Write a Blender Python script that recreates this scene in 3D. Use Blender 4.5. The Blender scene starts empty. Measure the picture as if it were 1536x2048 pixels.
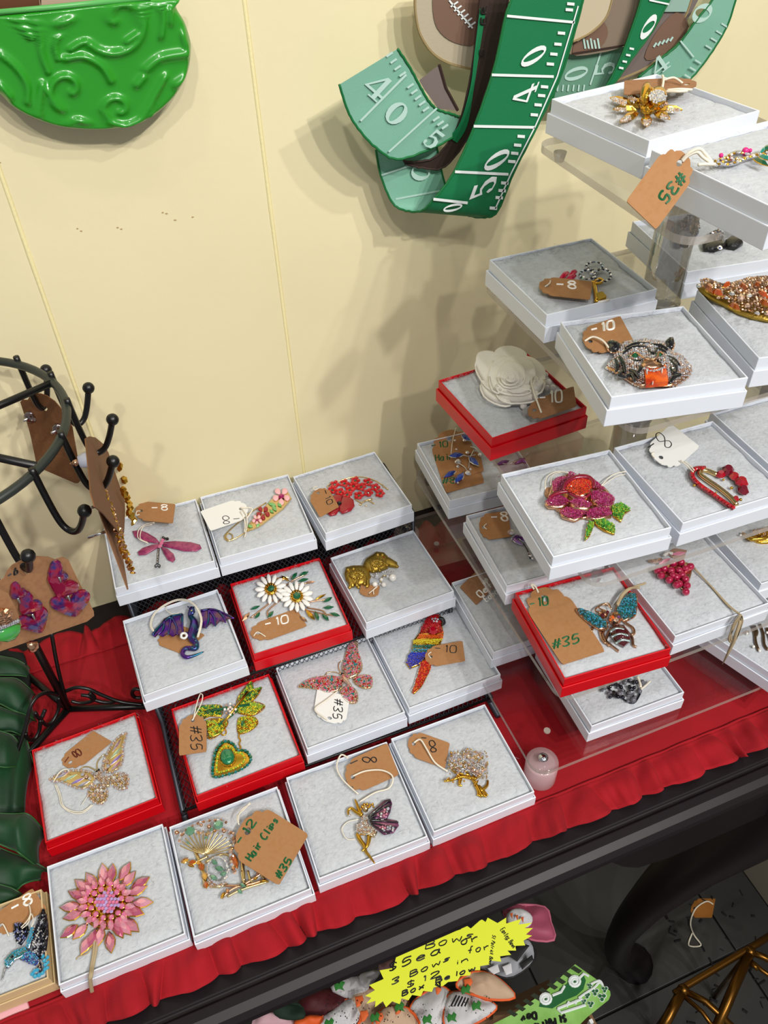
import bpy, math, random
from mathutils import Vector, Matrix, noise
from mathutils.geometry import tessellate_polygon
random.seed(7)
S = bpy.context.scene
COL = S.collection
R = math.radians
# ---------------------------------------------------------------- camera
FPX, PITCH, ROLL, CZ, YAW = 1644.4, R(43.72), R(-2.27), 0.625, R(-20)
def _rz(v, a):
    return Vector((v[0]*math.cos(a)-v[1]*math.sin(a), v[0]*math.sin(a)+v[1]*math.cos(a), v[2]))
_cp, _sp = math.cos(PITCH), math.sin(PITCH)
_r0, _u0, _f0 = Vector((1,0,0)), Vector((0,_sp,_cp)), Vector((0,_cp,-_sp))
CR = _rz(_r0*math.cos(ROLL)+_u0*math.sin(ROLL), YAW)
CU = _rz(-_r0*math.sin(ROLL)+_u0*math.cos(ROLL), YAW)
CF = _rz(_f0, YAW)
CC = Vector((0,0,CZ))
cam = bpy.data.objects.new('camera', bpy.data.cameras.new('camera'))
COL.objects.link(cam)
cam.data.sensor_fit = 'HORIZONTAL'; cam.data.sensor_width = 36
cam.data.lens = FPX/1536*36
cam.data.clip_start = 0.02
cam.matrix_world = Matrix(((CR.x,CU.x,-CF.x,CC.x),(CR.y,CU.y,-CF.y,CC.y),(CR.z,CU.z,-CF.z,CC.z),(0,0,0,1)))
S.camera = cam
# ---------------------------------------------------------------- world, lights, exposure
W = bpy.data.worlds.new('room_light'); S.world = W; W.use_nodes = True
W.node_tree.nodes['Background'].inputs[0].default_value = (0.93, 0.96, 1.0, 1)
W.node_tree.nodes['Background'].inputs[1].default_value = 0.30
S.view_settings.view_transform = 'Standard'; S.view_settings.look = 'None'
S.view_settings.exposure = 0.0; S.view_settings.gamma = 1.0
S.view_settings.use_curve_mapping = False
def lamp(x, y, z, tx, ty, tz, size, power, col=(1,.97,.92)):
    l = bpy.data.lights.new('ceiling_lamp', 'AREA'); l.shape = 'DISK'; l.size = size; l.energy = power; l.color = col
    o = bpy.data.objects.new('ceiling_lamp_light', l); COL.objects.link(o); o.location = (x,y,z)
    o.rotation_euler = (Vector((tx,ty,tz))-Vector((x,y,z))).to_track_quat('-Z','Y').to_euler()
lamp(0.80, -1.00, 1.75, .15, .5, .1, .05, 13.5)
lamp(0.52, -1.20, 1.70, .15, .5, .1, .05, 14)
lamp(1.05, -0.75, 1.85, .15, .5, .1, .05, 9)
lamp(0.15, -1.30, 1.80, .15, .5, .1, .08, 9)
lamp(-0.35, -0.95, 1.80, .1, .5, .1, .06, 9)
lamp(-0.20, -0.10, 1.95, .1, .4, .1, .06, 2)
lamp(0.70, 0.05, 1.95, .1, .4, .1, .06, 2)
# ---- ---------------------------------------------------------------- pixel readings to real points on real planes
def U(F, x, y, pl):
    px, py = F[0]+x/F[2], F[1]+y/F[2]
    d = CR*((px-768)/FPX) + CU*((1024-py)/FPX) + CF
    if isinstance(pl, (int, float)): t = (pl-CZ)/d.z
    else: t = (pl[0]-CC).dot(pl[1])/d.dot(pl[1])
    return CC+d*t
def PY(y): return (Vector((0,y,0)), Vector((0,1,0)))
FA=(180,860,2.954); FB=(560,860,3.2); FC=(0,1300,2.4); FC2=(0,1240,3.939); FD=(0,1600,2.4); FE=(560,1400,2.743)
FF=(1060,130,3.227); FG=(940,460,2.577); FH=(820,680,3.657); FI=(980,840,2.763); FJ=(880,1080,2.3415)
FK=(0,680,3.102); FM=(0,680,6.4); FN=(1000,1560,2.866); FO=(500,1780,2.021); FP=(640,0,1.7143); FQ=(0,0,2); F1=(0,0,1)
# ---------------------------------------------------------------- materials
def lin(c): return tuple((v/255/12.92 if v/255<=.04045 else ((v/255+.055)/1.055)**2.4) for v in c)
MATS = {}
def M(name, col, rough=.5, metal=0, bump=None, coat=0, trans=0, ior=1.45, spec=.5, var=None, sheen=0, emis=0, alpha=1):
    if name in MATS: return MATS[name]
    m = bpy.data.materials.new(name); m.use_nodes = True; MATS[name] = m
    nt = m.node_tree; b = nt.nodes['Principled BSDF']; L = nt.links
    c = lin(col)
    b.inputs['Base Color'].default_value = (*c,1); b.inputs['Roughness'].default_value = rough
    b.inputs['Metallic'].default_value = metal; b.inputs['Coat Weight'].default_value = coat
    b.inputs['Coat Roughness'].default_value = .05
    b.inputs['Transmission Weight'].default_value = trans; b.inputs['IOR'].default_value = ior
    b.inputs['Specular IOR Level'].default_value = spec; b.inputs['Sheen Weight'].default_value = sheen
    if emis: b.inputs['Emission Color'].default_value = (*c,1); b.inputs['Emission Strength'].default_value = emis
    if alpha<1: b.inputs['Alpha'].default_value = alpha
    tc = nt.nodes.new('ShaderNodeTexCoord')
    if var:   # (scale, colour2, lo, hi)
        n = nt.nodes.new('ShaderNodeTexNoise'); n.inputs['Scale'].default_value = var[0]; n.inputs['Detail'].default_value = 6
        r = nt.nodes.new('ShaderNodeValToRGB'); r.color_ramp.elements[0].position = var[2]; r.color_ramp.elements[1].position = var[3]
        r.color_ramp.elements[0].color = (*c,1); r.color_ramp.elements[1].color = (*lin(var[1]),1)
        L.new(tc.outputs['Object'], n.inputs['Vector']); L.new(n.outputs[0], r.inputs[0]); L.new(r.outputs[0], b.inputs['Base Color'])
    if bump:  # (scale, strength, distance)
        n = nt.nodes.new('ShaderNodeTexNoise'); n.inputs['Scale'].default_value = bump[0]; n.inputs['Detail'].default_value = 5
        k = nt.nodes.new('ShaderNodeBump'); k.inputs['Strength'].default_value = bump[1]; k.inputs['Distance'].default_value = bump[2]
        L.new(tc.outputs['Object'], n.inputs['Vector']); L.new(n.outputs[0], k.inputs['Height']); L.new(k.outputs[0], b.inputs['Normal'])
    return m
def clear_mat(name, tint, gloss=.05, base=.98):
    """clear acrylic: see-through with a mirror-like sheen growing at grazing angles"""
    m = bpy.data.materials.new(name); m.use_nodes = True; nt = m.node_tree; nt.nodes.clear()
    o = nt.nodes.new('ShaderNodeOutputMaterial'); t = nt.nodes.new('ShaderNodeBsdfTransparent'); g = nt.nodes.new('ShaderNodeBsdfGlossy')
    t.inputs[0].default_value = (*[v*base for v in lin(tint)],1); g.inputs['Roughness'].default_value = .03
    lw = nt.nodes.new('ShaderNodeLayerWeight'); lw.inputs[0].default_value = .35
    mm = nt.nodes.new('ShaderNodeMath'); mm.operation = 'MULTIPLY_ADD'; mm.inputs[1].default_value = .22; mm.inputs[2].default_value = gloss*.35
    mx = nt.nodes.new('ShaderNodeMixShader')
    nt.links.new(lw.outputs['Fresnel'], mm.inputs[0]); nt.links.new(mm.outputs[0], mx.inputs[0])
    nt.links.new(t.outputs[0], mx.inputs[1]); nt.links.new(g.outputs[0], mx.inputs[2]); nt.links.new(mx.outputs[0], o.inputs[0])
    return m
wall_m = M('cream_wall_paint', (230,219,178), .55, bump=(160,.2,.0006), var=(6,(224,212,172),.35,.75))
bead_m = M('cream_caulk', (236,224,170), .5, bump=(500,.4,.0006))
white_m = M('white_box_paper', (222,227,236), .34, bump=(900,.05,.0002))
red_m = M('red_box_paper', (202,8,22), .34, bump=(900,.06,.0002))
kraft_box_m = M('kraft_box_card', (205,180,135), .6, bump=(700,.1,.0003))
cotton_m = M('cotton_batting', (190,194,199), .95, bump=(420,.8,.0009), sheen=.25, var=(260,(179,183,189),.42,.68))
kraft_m = M('kraft_card', (164,118,76), .8, bump=(500,.15,.0003), var=(300,(160,112,68),.45,.7))
kraft2_m = M('kraft_card_brown', (150,108,74), .85, bump=(500,.15,.0003), var=(300,(140,98,66),.45,.7))
wtag_m = M('white_card', (228,228,226), .6)
cloth_m = M('red_cotton_cloth', (158,5,22), .9, bump=(1200,.5,.0004), var=(14,(140,3,17),.35,.7))
wood_m = M('black_brown_lacquer', (24,17,20), .42, bump=(40,.08,.0004), spec=.28)
wire_m = M('black_wire', (14,14,15), .35, spec=.5)
mesh_m = M('grey_mesh_metal', (62,66,74), .4, metal=.5)
string_m = M('white_string', (226,218,200), .8)
twine_m = M('tan_twine', (168,150,118), .85)
gold_m = M('gold', (222,172,66), .2, metal=1)
pgold_m = M('pale_gold', (232,206,150), .22, metal=1)
rgold_m = M('rose_gold', (226,176,140), .22, metal=1)
agold_m = M('antique_gold', (176,146,64), .42, metal=.9, bump=(700,.5,.0005))
silver_m = M('silver', (205,205,210), .18, metal=1)
gun_m = M('gunmetal', (70,72,84), .2, metal=1)
pearl_m = M('pearl', (232,228,222), .22, coat=.6, spec=.7)
def gem(n, c, metal=.25): return M('gem_'+n, c, .06, metal=metal, coat=1, spec=.9)
crystal_m = gem('crystal', (236,236,242), .75)
aurora_m = M('gem_aurora', (206,214,236), .08, metal=.8, coat=1, var=(90,(240,190,210),.35,.65))
ruby_m = gem('ruby',(176,10,34)); red_g = gem('red',(206,22,34)); pink_g = gem('pink',(224,120,160)); rose_g = gem('rose',(214,136,156),.35)
mag_g = gem('magenta',(168,24,96)); purple_g = gem('purple',(104,52,132)); blue_g = gem('blue',(24,58,150)); sap_g = gem('sapphire',(34,60,200))
aqua_g = gem('aqua',(60,168,206)); teal_g = gem('teal',(22,128,128)); emer_g = gem('emerald',(6,96,58)); green_g = gem('green',(58,150,56))
lime_g = gem('lime',(150,190,60)); yel_g = gem('yellow',(226,210,40)); or_g = gem('orange',(234,100,20)); amber_g = gem('amber',(176,84,16))
black_g = gem('black',(14,14,18)); lilac_g = gem('lilac',(188,160,216)); champ_g = gem('champagne',(226,190,168),.7)
ink_w = M('white_ink',(240,238,232),.7); ink_k = M('black_ink',(22,22,24),.6); ink_g = M('green_ink',(18,92,50),.6); ink_r = M('brown_ink',(96,40,24),.7)
# ---------------------------------------------------------------- mesh builder
class MB:
    def __init__(s): s.v=[]; s.f=[]; s.m=[]
    def add(s, vs, fs, mi=0):
        o=len(s.v); s.v+= [tuple(p) for p in vs]; s.f+= [tuple(i+o for i in f) for f in fs]; s.m+= [mi]*len(fs); return s
    def box(s, c, d, rz=0, mi=0):
        vs=[Vector(c)+_rz(((i&1)*2-1)*d[0]/2 if 0 else (((i&1)*2-1)*d[0]/2, ((i>>1&1)*2-1)*d[1]/2, ((i>>2)*2-1)*d[2]/2), rz) for i in range(8)]
        return s.add(vs, [(0,2,3,1),(4,5,7,6),(0,1,5,4),(2,6,7,3),(0,4,6,2),(1,3,7,5)], mi)
    def tube(s, pts, r, n=6, closed=False, mi=0, flat=1):
        pts=[Vector(p) for p in pts]; N=len(pts)
        if N<2: return s
        rs = r if isinstance(r,(list,tuple)) else [r]*N
        vs=[]; fs=[]; up=Vector((0,0,1)); prev=None
        for i,p in enumerate(pts):
            a = pts[i-1] if (i or closed) else p; b = pts[(i+1)%N] if (i<N-1 or closed) else p
            t=(b-a); t = t.normalized() if t.length>1e-9 else Vector((1,0,0))
            if prev is None: x = t.cross(up); x = x if x.length>.05 else t.cross(Vector((0,1,0)))
            else: x = prev - t*prev.dot(t)
            x = x.normalized() if x.length>1e-6 else Vector((1,0,0)); prev=x; y=t.cross(x)
            for k in range(n):
                an=2*math.pi*k/n; vs.append(p+(x*math.cos(an)+y*math.sin(an)*flat)*rs[i])
        for i in range(N if closed else N-1):
            j=(i+1)%N
            for k in range(n): l=(k+1)%n; fs.append((i*n+k,i*n+l,j*n+l,j*n+k))
        if not closed: fs.append(tuple(range(n))[::-1]); fs.append(tuple((N-1)*n+k for k in range(n)))
        return s.add(vs,fs,mi)
    def sphere(s, c, r, n=10, m=6, mi=0, sc=(1,1,1)):
        c=Vector(c); vs=[c+Vector((0,0,-r*sc[2]))]
        for j in range(1,m):
            th=math.pi*j/m-math.pi/2
            for k in range(n): an=2*math.pi*k/n; vs.append(c+Vector((r*math.cos(th)*math.cos(an)*sc[0], r*math.cos(th)*math.sin(an)*sc[1], r*math.sin(th)*sc[2])))
        vs.append(c+Vector((0,0,r*sc[2]))); fs=[]
        for k in range(n): fs.append((0,1+(k+1)%n,1+k))
        for j in range(m-2):
            for k in range(n): a=1+j*n+k; b=1+j*n+(k+1)%n; fs.append((a,b,b+n,a+n))
        e=len(vs)-1
        for k in range(n): fs.append((1+(m-2)*n+k,1+(m-2)*n+(k+1)%n,e))
        return s.add(vs,fs,mi)
    def prism(s, loops, z0, z1, mi=0, nrm=None):
        """loops: outer + holes, each a list of 3d points; thickness along nrm from z0 to z1"""
        nrm = nrm or Vector((0,0,1)); flat=[p for l in loops for p in l]
        tri = tessellate_polygon([[Vector(p) for p in l] for l in loops])
        n=len(flat); vs=[Vector(p)+nrm*z0 for p in flat]+[Vector(p)+nrm*z1 for p in flat]; fs=[]
        for t in tri:
            a,b,c=[flat[i] for i in t]; up=(Vector(b)-Vector(a)).cross(Vector(c)-Vector(a)).dot(nrm)>0
            t = t if up else t[::-1]
            fs.append(tuple(i+n for i in t)); fs.append(tuple(t[::-1]))
        o=0
        for l in loops:
            for i in range(len(l)): j=(i+1)%len(l); fs.append((o+i,o+j,o+j+n,o+i+n))
            o+=len(l)
        return s.add(vs,fs,mi)
    def dome(s, poly, h, skirt=.35, rings=4, mi=0, nrm=None, base=0.0):
        nrm = nrm or Vector((0,0,1)); poly=[Vector(p) for p in poly]; n=len(poly)
        c=sum(poly,Vector())/n; vs=[]; fs=[]
        prof=[(1,0),(1,skirt)]+[(math.cos(a),skirt+(1-skirt)*math.sin(a)) for a in [math.pi/2*i/rings for i in range(1,rings)]]
        for sc,z in prof:
            for p in poly: vs.append(c+(p-c)*sc+nrm*(z*h+base))
        vs.append(c+nrm*(h+base)); e=len(vs)-1; K=len(prof)
        for j in range(K-1):
            for i in range(n): k=(i+1)%n; fs.append((j*n+i,j*n+k,(j+1)*n+k,(j+1)*n+i))
        for i in range(n): fs.append(((K-1)*n+i,(K-1)*n+(i+1)%n,e))
        fs.append(tuple(range(n))[::-1])
        return s.add(vs,fs,mi)
    def gem(s, c, r, n=6, h=.7, mi=0, tilt=.18, sx=1, rz=0):
        """faceted stone: girdle, sloping crown, flat table"""
        c=Vector(c); tl=Vector((random.uniform(-tilt,tilt),random.uniform(-tilt,tilt))); vs=[]
        off=random.random()*6 if rz==0 else 0
        for sc,z in ((1,0),(1,.25*h),(.55,h)):
            for k in range(n):
                an=2*math.pi*k/n+off; x=r*sc*math.cos(an)*sx; y=r*sc*math.sin(an); p=_rz((x,y,0),rz)
                vs.append(c+Vector((p.x,p.y,z*r+(p.x*tl.x+p.y*tl.y))))
        fs=[]
        for j in range(2):
            for k in range(n): l=(k+1)%n; fs.append((j*n+k,j*n+l,(j+1)*n+l,(j+1)*n+k))
        fs.append(tuple(2*n+k for k in range(n)))
        return s.add(vs,fs,mi)
    def marquise(s, a, b, w, h, mi=0, drop=0):
        a=Vector(a); b=Vector(b); d=b-a; L=d.length; d=d/L if L else Vector((1,0,0)); q=Vector((-d.y,d.x,0)).normalized()
        pr=[(0,0),(.2,.62),(.45,1),(.7,.8),(1,0)] if drop<=0 else [(0,0),(.25,.45),(.6,1),(.85,.75),(1,.15)]
        out=[a+d*L*t+q*w*.5*k for t,k in pr]+[a+d*L*t-q*w*.5*k for t,k in pr[-2:0:-1]]
        c=(a+b)/2; n=len(out); vs=list(out)+[p+Vector((0,0,h*.3)) for p in out]+[c+(p-c)*.5+Vector((0,0,h)) for p in out]; fs=[]
        for j in range(2):
            for k in range(n): l=(k+1)%n; fs.append((j*n+l,j*n+k,(j+1)*n+k,(j+1)*n+l))
        fs.append(tuple(2*n+k for k in range(n))[::-1])
        return s.add(vs,fs,mi)
    def build(s, name, mats, parent=None, smooth=False, label=None, kind=None, bevel=0):
        o0 = WORLDPOS.get(parent.name, Vector()) if parent else Vector()
        me = bpy.data.meshes.new(name)
        org = o0 if parent else (sum((Vector(p) for p in s.v),Vector())/max(1,len(s.v)))
        me.from_pydata([tuple(Vector(p)-org) for p in s.v], [], s.f)
        if not isinstance(mats,(list,tuple)): mats=[mats]
        for m in mats: me.materials.append(m)
        if len(mats)>1: me.polygons.foreach_set('material_index', s.m)
        if smooth: me.polygons.foreach_set('use_smooth',[True]*len(me.polygons))
        me.update()
        o=bpy.data.objects.new(name, me); COL.objects.link(o)
        if parent: o.parent=parent; WORLDPOS[o.name]=o0
        else: o.location=org; WORLDPOS[o.name]=org
        if bevel:
            b=o.modifiers.new('bevel','BEVEL'); b.width=bevel; b.segments=2; b.limit_method='ANGLE'; b.angle_limit=R(40)
        if label: o['label']=label
        if kind: o['kind']=kind
        return o
WORLDPOS={}
def thing(name, label, cat, loc, group=None):
    o=bpy.data.objects.new(name,None); COL.objects.link(o); o.location=loc; o.empty_display_size=.01
    WORLDPOS[o.name]=Vector(loc); o['label']=label; o['category']=cat
    if group: o['group']=group
    return o
def tag(o, label, cat, group=None):
    o['label']=label; o['category']=cat
    if group: o['group']=group
    return o
def smooth(pts, k=4, closed=False):
    P=[Vector(p) for p in pts]; n=len(P); out=[]
    if n<3: return P
    for i in range(n if closed else n-1):
        a,b,c,d = (P[(i-1)%n],P[i],P[(i+1)%n],P[(i+2)%n]) if closed else (P[max(i-1,0)],P[i],P[i+1],P[min(i+2,n-1)])
        for j in range(k):
            t=j/k; out.append(.5*((2*b)+(c-a)*t+(2*a-5*b+4*c-d)*t*t+(3*b-a-3*c+d)*t**3))
    if not closed: out.append(P[-1])
    return out
# ---------------------------------------------------------------- stroke lettering
GL = {'0':"1a 07 03 10 50 63 67 5a 1a",'1':"28 3a 30",'2':"08 1a 4a 58 45 00 60",'3':"09 2a 5a 57 25|25 53 51 20 01",'4':"40 4a 03 63",
'5':"5a 1a 05 46 53 41 10 01",'6':"4a 15 01 10 40 53 45 15",'8':"36 08 1a 4a 58 36 04 11 30 51 54 36",'-':"05 55",'#':"10 3a|40 6a|03 74|06 77",
'$':"58 3a 18 25 53 30 11|3b 3c|30 3b|3a 3c",'H':"00 0a|60 6a|05 66",'a':"55 26 03 10 40 56|56 51 60",'i':"36 30|39 38",'r':"06 10|14 36 56",
'C':"69 3a 06 03 20 61",'l':"3a 30",'p':"07 00|06 36 55 43 13",'s':"55 26 14 43 31 01",'B':"00 0a|0a 4a 57 05|05 55 62 40 00",'o':"26 04 10 40 54 46 26",
'w':"06 10 34 50 66",'e':"03 54 36 15 02 20 51",'f':"5a 3a 20|05 45",'n':"00 06|04 26 46 50",'x':"00 56|06 50",'b':"0a 000|05 46 53 30 01",'+':"32 38|05 65",
't':"2a 20 40|07 47",'E':"5a 0a 00 50|05 45",'y':"06 32|66 10",'P':"00 0a 4a 57 05",'S':"59 2a 07 54 41 00",'T':"0a 6a|3a 30",'O':"1a 07 03 10 50 63 67 5a 1a",
'k':"0a 00|46 03 50",'c':"56 26 03 20 51",'D':"00 0a 3a 66 50 00",'R':"00 0a 4a 57 05 60",'/':"00 6a",'v':"3a 30|04 30 64",'h':"0a 00|04 26 46 50","'":"2a 28",'!':"3a 33|31 30",'d':"5a 50|55 26 03 10 51",'m':"00 06|04 26 30|36 56 60",'u':"06 01 30 51|56 50 "}
def strokes(txt):
    x=0; out=[]
    for ch in txt:
        if ch==' ': x+=.55; continue
        g=GL.get(ch); 
        if not g: x+=.6; continue
        for st in g.split('|'):
            pts=[(int(p[0],16)*.1+x, int(p[1],16)*.1) for p in st.split() if len(p)==2]
            if len(pts)>1: out.append(pts)
        x+=.85 if ch not in "il1'!" else .6
    return out, max(x-.25,.1)
def write(parent, F, txt, p0, p1, upv, pl, mat, w=.0007, dz=.0006, name='writing', k=3):
    """handwriting between pixel p0 and p1 (baseline), upv = pixel vector of letter height"""
    st,Wd=strokes(txt); mb=MB(); nrm = Vector((0,0,1)) if isinstance(pl,(int,float)) else (pl[1] if pl[1].dot(CF)<0 else -pl[1])
    for s_ in st:
        P=[]
        for x,y in s_:
            f=x/Wd; P.append(U(F,p0[0]+(p1[0]-p0[0])*f+upv[0]*y,p0[1]+(p1[1]-p0[1])*f+upv[1]*y,pl)+nrm*dz)
        if len(P)>2: P=smooth(P,k)
        mb.tube(P,w,4)
    return mb.build(name,mat,parent)
# ---------------------------------------------------------------- price tags
def _arc(cx,cy,r,a0,a1,n=4): return [(cx+r*math.cos(R(a0+(a1-a0)*i/n)),cy+r*math.sin(R(a0+(a1-a0)*i/n))) for i in range(n+1)]
_right=[(1,.1)]+[(1,.70),(.985,.76),(.94,.80),(.90,.81),(.895,.86),(.87,.91),(.82,.93),(.76,.925),(.73,.955),(.66,.99),(.58,1)]
TAGSHAPE=_arc(.1,.07,.1,180,270)[0:]+_arc(.9,.07,.1,270,360)+_right[1:]+[(1-x,y) for x,y in _right[::-1][:-1]]
TAGSHAPE=[(max(0,min(1,x)),max(0,y)) for x,y in TAGSHAPE]
HOLE=[(.5+.07*math.cos(2*math.pi*i/10),.86+.05*math.sin(2*math.pi*i/10)) for i in range(10)][::-1]
def price_tag(F, bl, br, tl, pl, label, mat=None, txts=(), string=None, name='price_tag', sr=.0005, th=.0006, group=None, clip=None):
    mat = mat or kraft_m
    nrm = Vector((0,0,1)) if isinstance(pl,(int,float)) else (pl[1] if pl[1].dot(CF)<0 else -pl[1])
    def T(s,t): return U(F, bl[0]+(br[0]-bl[0])*s+(tl[0]-bl[0])*t, bl[1]+(br[1]-bl[1])*s+(tl[1]-bl[1])*t, pl)
    c=T(.5,.5); e=thing(name,label,'tag',c,group)
    MB().prism([[T(*p) for p in TAGSHAPE],[T(*p) for p in HOLE]],0,th,nrm=nrm).build('card',mat,e)
    for t in txts:
        write(e,F,t[0],t[1],t[2],t[3],pl,t[4],w=t[5] if len(t)>5 else .0006,dz=th)
    if string:
        for sg in (string if isinstance(string[0][0],(tuple,list)) else [string]):
            MB().tube(smooth([U(F,p[0],p[1],pl)+nrm*(p[2]*.001 if len(p)>2 else .002) for p in sg],5),sr,5).build('string',string_m if mat is not twine_m else twine_m,e,smooth=True)
    return e
# ---------------------------------------------------------------- boxes
HB, LID, WO_, WT_ = .0208, .0122, .0890, .0862
Z = dict(f0=.0, s1=.0112, s2=.0400, s3=.0824, t0=.0292, t1=.1068, t2=.2128, t3=.3174, t4=.4341)
BX = {}
def shell(cx,cy,yaw,w,d,z0,z1,t):
    mb=MB(); cs=[(-1,-1),(1,-1),(1,1),(-1,1)]
    def ring(W2,D2,z): return [Vector((cx,cy,z))+_rz((a*W2,b*D2,0),yaw) for a,b in cs]
    vs=ring(w/2,d/2,z0)+ring(w/2,d/2,z1)+ring(w/2-t,d/2-t,z1)+ring(w/2-t,d/2-t,z0+t)
    fs=[(3,2,1,0)]
    for j in range(3):
        for i in range(4): k=(i+1)%4; fs.append((j*4+i,j*4+k,(j+1)*4+k,(j+1)*4+i))
    fs.append((12,13,14,15)); mb.add(vs,fs); return mb
def jbox(key, tier, x, y, yaw, label, mat=None, w=WO_, d=WO_, h=HB, lidh=LID, lid=True, group='open jewelry boxes lined with cotton', name='jewelry_box', fluff=0.0):
    mat = mat or white_m; z=Z[tier]; a=R(yaw)
    e=thing(name,label,'box',(x,y,z),group)
    if lid: shell(x,y,a,w,d,z,z+lidh,.0011).build('lid',mat,e,bevel=.0004)
    ins=(WO_-WT_) if lid else 0
    sk=R(random.uniform(-.7,.7)) if lid else 0
    shell(x,y,a+sk,w-ins,d-ins,z+(.0012 if lid else 0),z+h,.0011).build('tray',mat,e,bevel=.0004)
    # cotton pad
    n=26; cw,cd=w-ins-.0024,d-ins-.0024; vs=[]; top=z+h-.0016
    sd=random.random()*50
    for j in range(n+1):
        for i in range(n+1):
            fx,fy=i/n*2-1,j/n*2-1; ed=max(abs(fx),abs(fy)); q=_rz((fx*cw/2,fy*cd/2,0),a+sk)
            zz=top-.0022*max(0,ed-.86)/.14*(1-fluff*(fy>0))+.0007*noise.noise(Vector((fx*3+sd,fy*3,0)))+.0004*noise.noise(Vector((fx*12+sd,fy*12,3)))
            if fluff: zz+=fluff*.004*max(0,fy)*abs(noise.noise(Vector((fx*4+sd,1,0))))
            vs.append((x+q.x,y+q.y,zz))
    fs=[(j*(n+1)+i,j*(n+1)+i+1,(j+1)*(n+1)+i+1,(j+1)*(n+1)+i) for j in range(n) for i in range(n)]
    b0=len(vs); bd=[i for i in range(n+1)]+[(j+1)*(n+1)-1 for j in range(1,n+1)]+[n*(n+1)+i for i in range(n-1,-1,-1)]+[j*(n+1) for j in range(n-1,0,-1)]
    for i in bd: vs.append((vs[i][0],vs[i][1],z+.003))
    m_=len(bd)
    for i in range(m_): k=(i+1)%m_; fs.append((b0+i,b0+k,bd[k],bd[i]))
    fs.append(tuple(b0+i for i in range(m_))[::-1])
    mb=MB(); mb.add(vs,fs)
    # loose fibres
    for _ in range(int(60+240*fluff)):
        if fluff and random.random()<.6: fx,fy=random.uniform(-1,1),random.uniform(.8,1.0)
        else: fx,fy=random.uniform(-.97,.97),random.uniform(-.97,.97)
        q=_rz((fx*cw/2,fy*cd/2,0),a+sk); p=Vector((x+q.x,y+q.y,top+.0002)); an=random.uniform(0,6.3); L=random.uniform(.002,.006)
        hz=random.uniform(.0003,.0012)*(1+2*fluff)
        dv=Vector((math.cos(an),math.sin(an),0))*L; kz=Vector((-math.sin(an),math.cos(an),0))*L*.3
        mb.tube([p,p+dv*.5+kz+Vector((0,0,hz)),p+dv+Vector((0,0,hz*.4))],.00006,3)
    mb.build('cotton_pad',cotton_m,e,smooth=True)
    BX[key]=(x,y,top,a); return e
# ================================================================ the setting
def struct(mb,name,mat,parent=None,**k):
    o=mb.build(name,mat,parent,**k); o['kind']='structure'; return o
WY=.605
seams=[-.752,-.574,-.396,-.217,-.039,.139,.673]
mb=MB(); mb.box((0.0,WY+.0565,.125),(1.46,.1,1.75)); wall=struct(mb,'wall_back',wall_m)
for a,b in zip(seams[:-1],seams[1:]):
    MB().box(((a+b)/2,WY+.00325,.125),(b-a-.0006,.0065,1.75)).build('panel',wall_m,wall,bevel=.0005)
for s_ in seams[1:-1]:
    P=[(s_-.0012+.0004*noise.noise(Vector((0,0,z*9))),WY+.0007,z) for z in [-.75+i*.03 for i in range(59)]]
    MB().tube(P,[.0017+.0004*noise.noise(Vector((3,0,p[2]*60))) for p in P],8).build('caulk_bead',bead_m,wall,smooth=True)
# a few chips and paint drips on the panelling
mb=MB()
for x,y in [(0,325),(155,457),(162,462),(235,455),(243,458),(325,425),(333,427),(350,440),(385,434)]:
    mb.dome([U(F1,x*1.0+4*math.cos(a)*random.uniform(.4,1),y+1.5*math.sin(a),PY(WY-.0001)) for a in [i*math.pi/3 for i in range(6)]],.0003,nrm=Vector((0,-1,0)))
mb.build('paint_chip',M('worn_paint',(176,150,110),.8),wall)
wr=MB().box((.7708,.2,-.1),(.1,1.2,1.3)); struct(wr,'wall_right',M('greige_panel',(150,142,128),.6))
tile_m=M('slate_floor_tile',(58,58,56),.4,bump=(14,.25,.002),var=(5,(40,40,40),.3,.7))
fl=struct(MB().box((.0,-.1,-.7605),(1.45,1.45,.012)),'floor',M('dark_grout',(30,28,26),.9))
T=.305
for i in range(-3,3):
    for j in range(-3,2):
        x0,y0=.325+i*T,.23+j*T
        xa,xb=max(x0,-.72),min(x0+T,.7205); yb=min(y0+T,.604)
        if xb-xa<.02: continue
        MB().box(((xa+xb)/2,(y0+yb)/2,-.752),(xb-xa-.003,yb-y0-.003,.006)).build('tile',tile_m,fl,bevel=.001)
# ---------------------------------------------------------------- console table
tb=thing('console_table','black-brown lacquered console table with rounded front edge and curved leg','table',(.0,.4,-.75))
prof=[(.604,-.003),(.2165,-.003),(.2150,-.0048),(.2128,-.0048),(.2110,-.003),(.2045,-.0034),(.1990,-.0060),(.1955,-.0098),(.1945,-.0140),(.1965,-.0185),(.2020,-.0215),(.604,-.0225)]
mb=MB(); x0,x1=-.70,.53; n=len(prof)
mb.add([(x0,a,b) for a,b in prof]+[(x1,a,b) for a,b in prof],[(i,(i+1)%n,(i+1)%n+n,i+n) for i in range(n)]+[tuple(range(n))[::-1],tuple(range(n,2*n))])
mb.build('table_top',wood_m,tb,bevel=.0006)
out=[(.52,-.0222),(.52,-.135),(.44,-.128),(.34,-.128),(.305,-.118),(.285,-.098),(.266,-.070),(.258,-.0222)]
MB().prism([[Vector((a,.222,b)) for a,b in out]],-.009,.009,nrm=Vector((0,1,0))).build('apron',wood_m,tb,bevel=.001)
MB().box((.5,.4,-.085),(.018,.34,.085)).build('side_rail',wood_m,tb)
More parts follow.
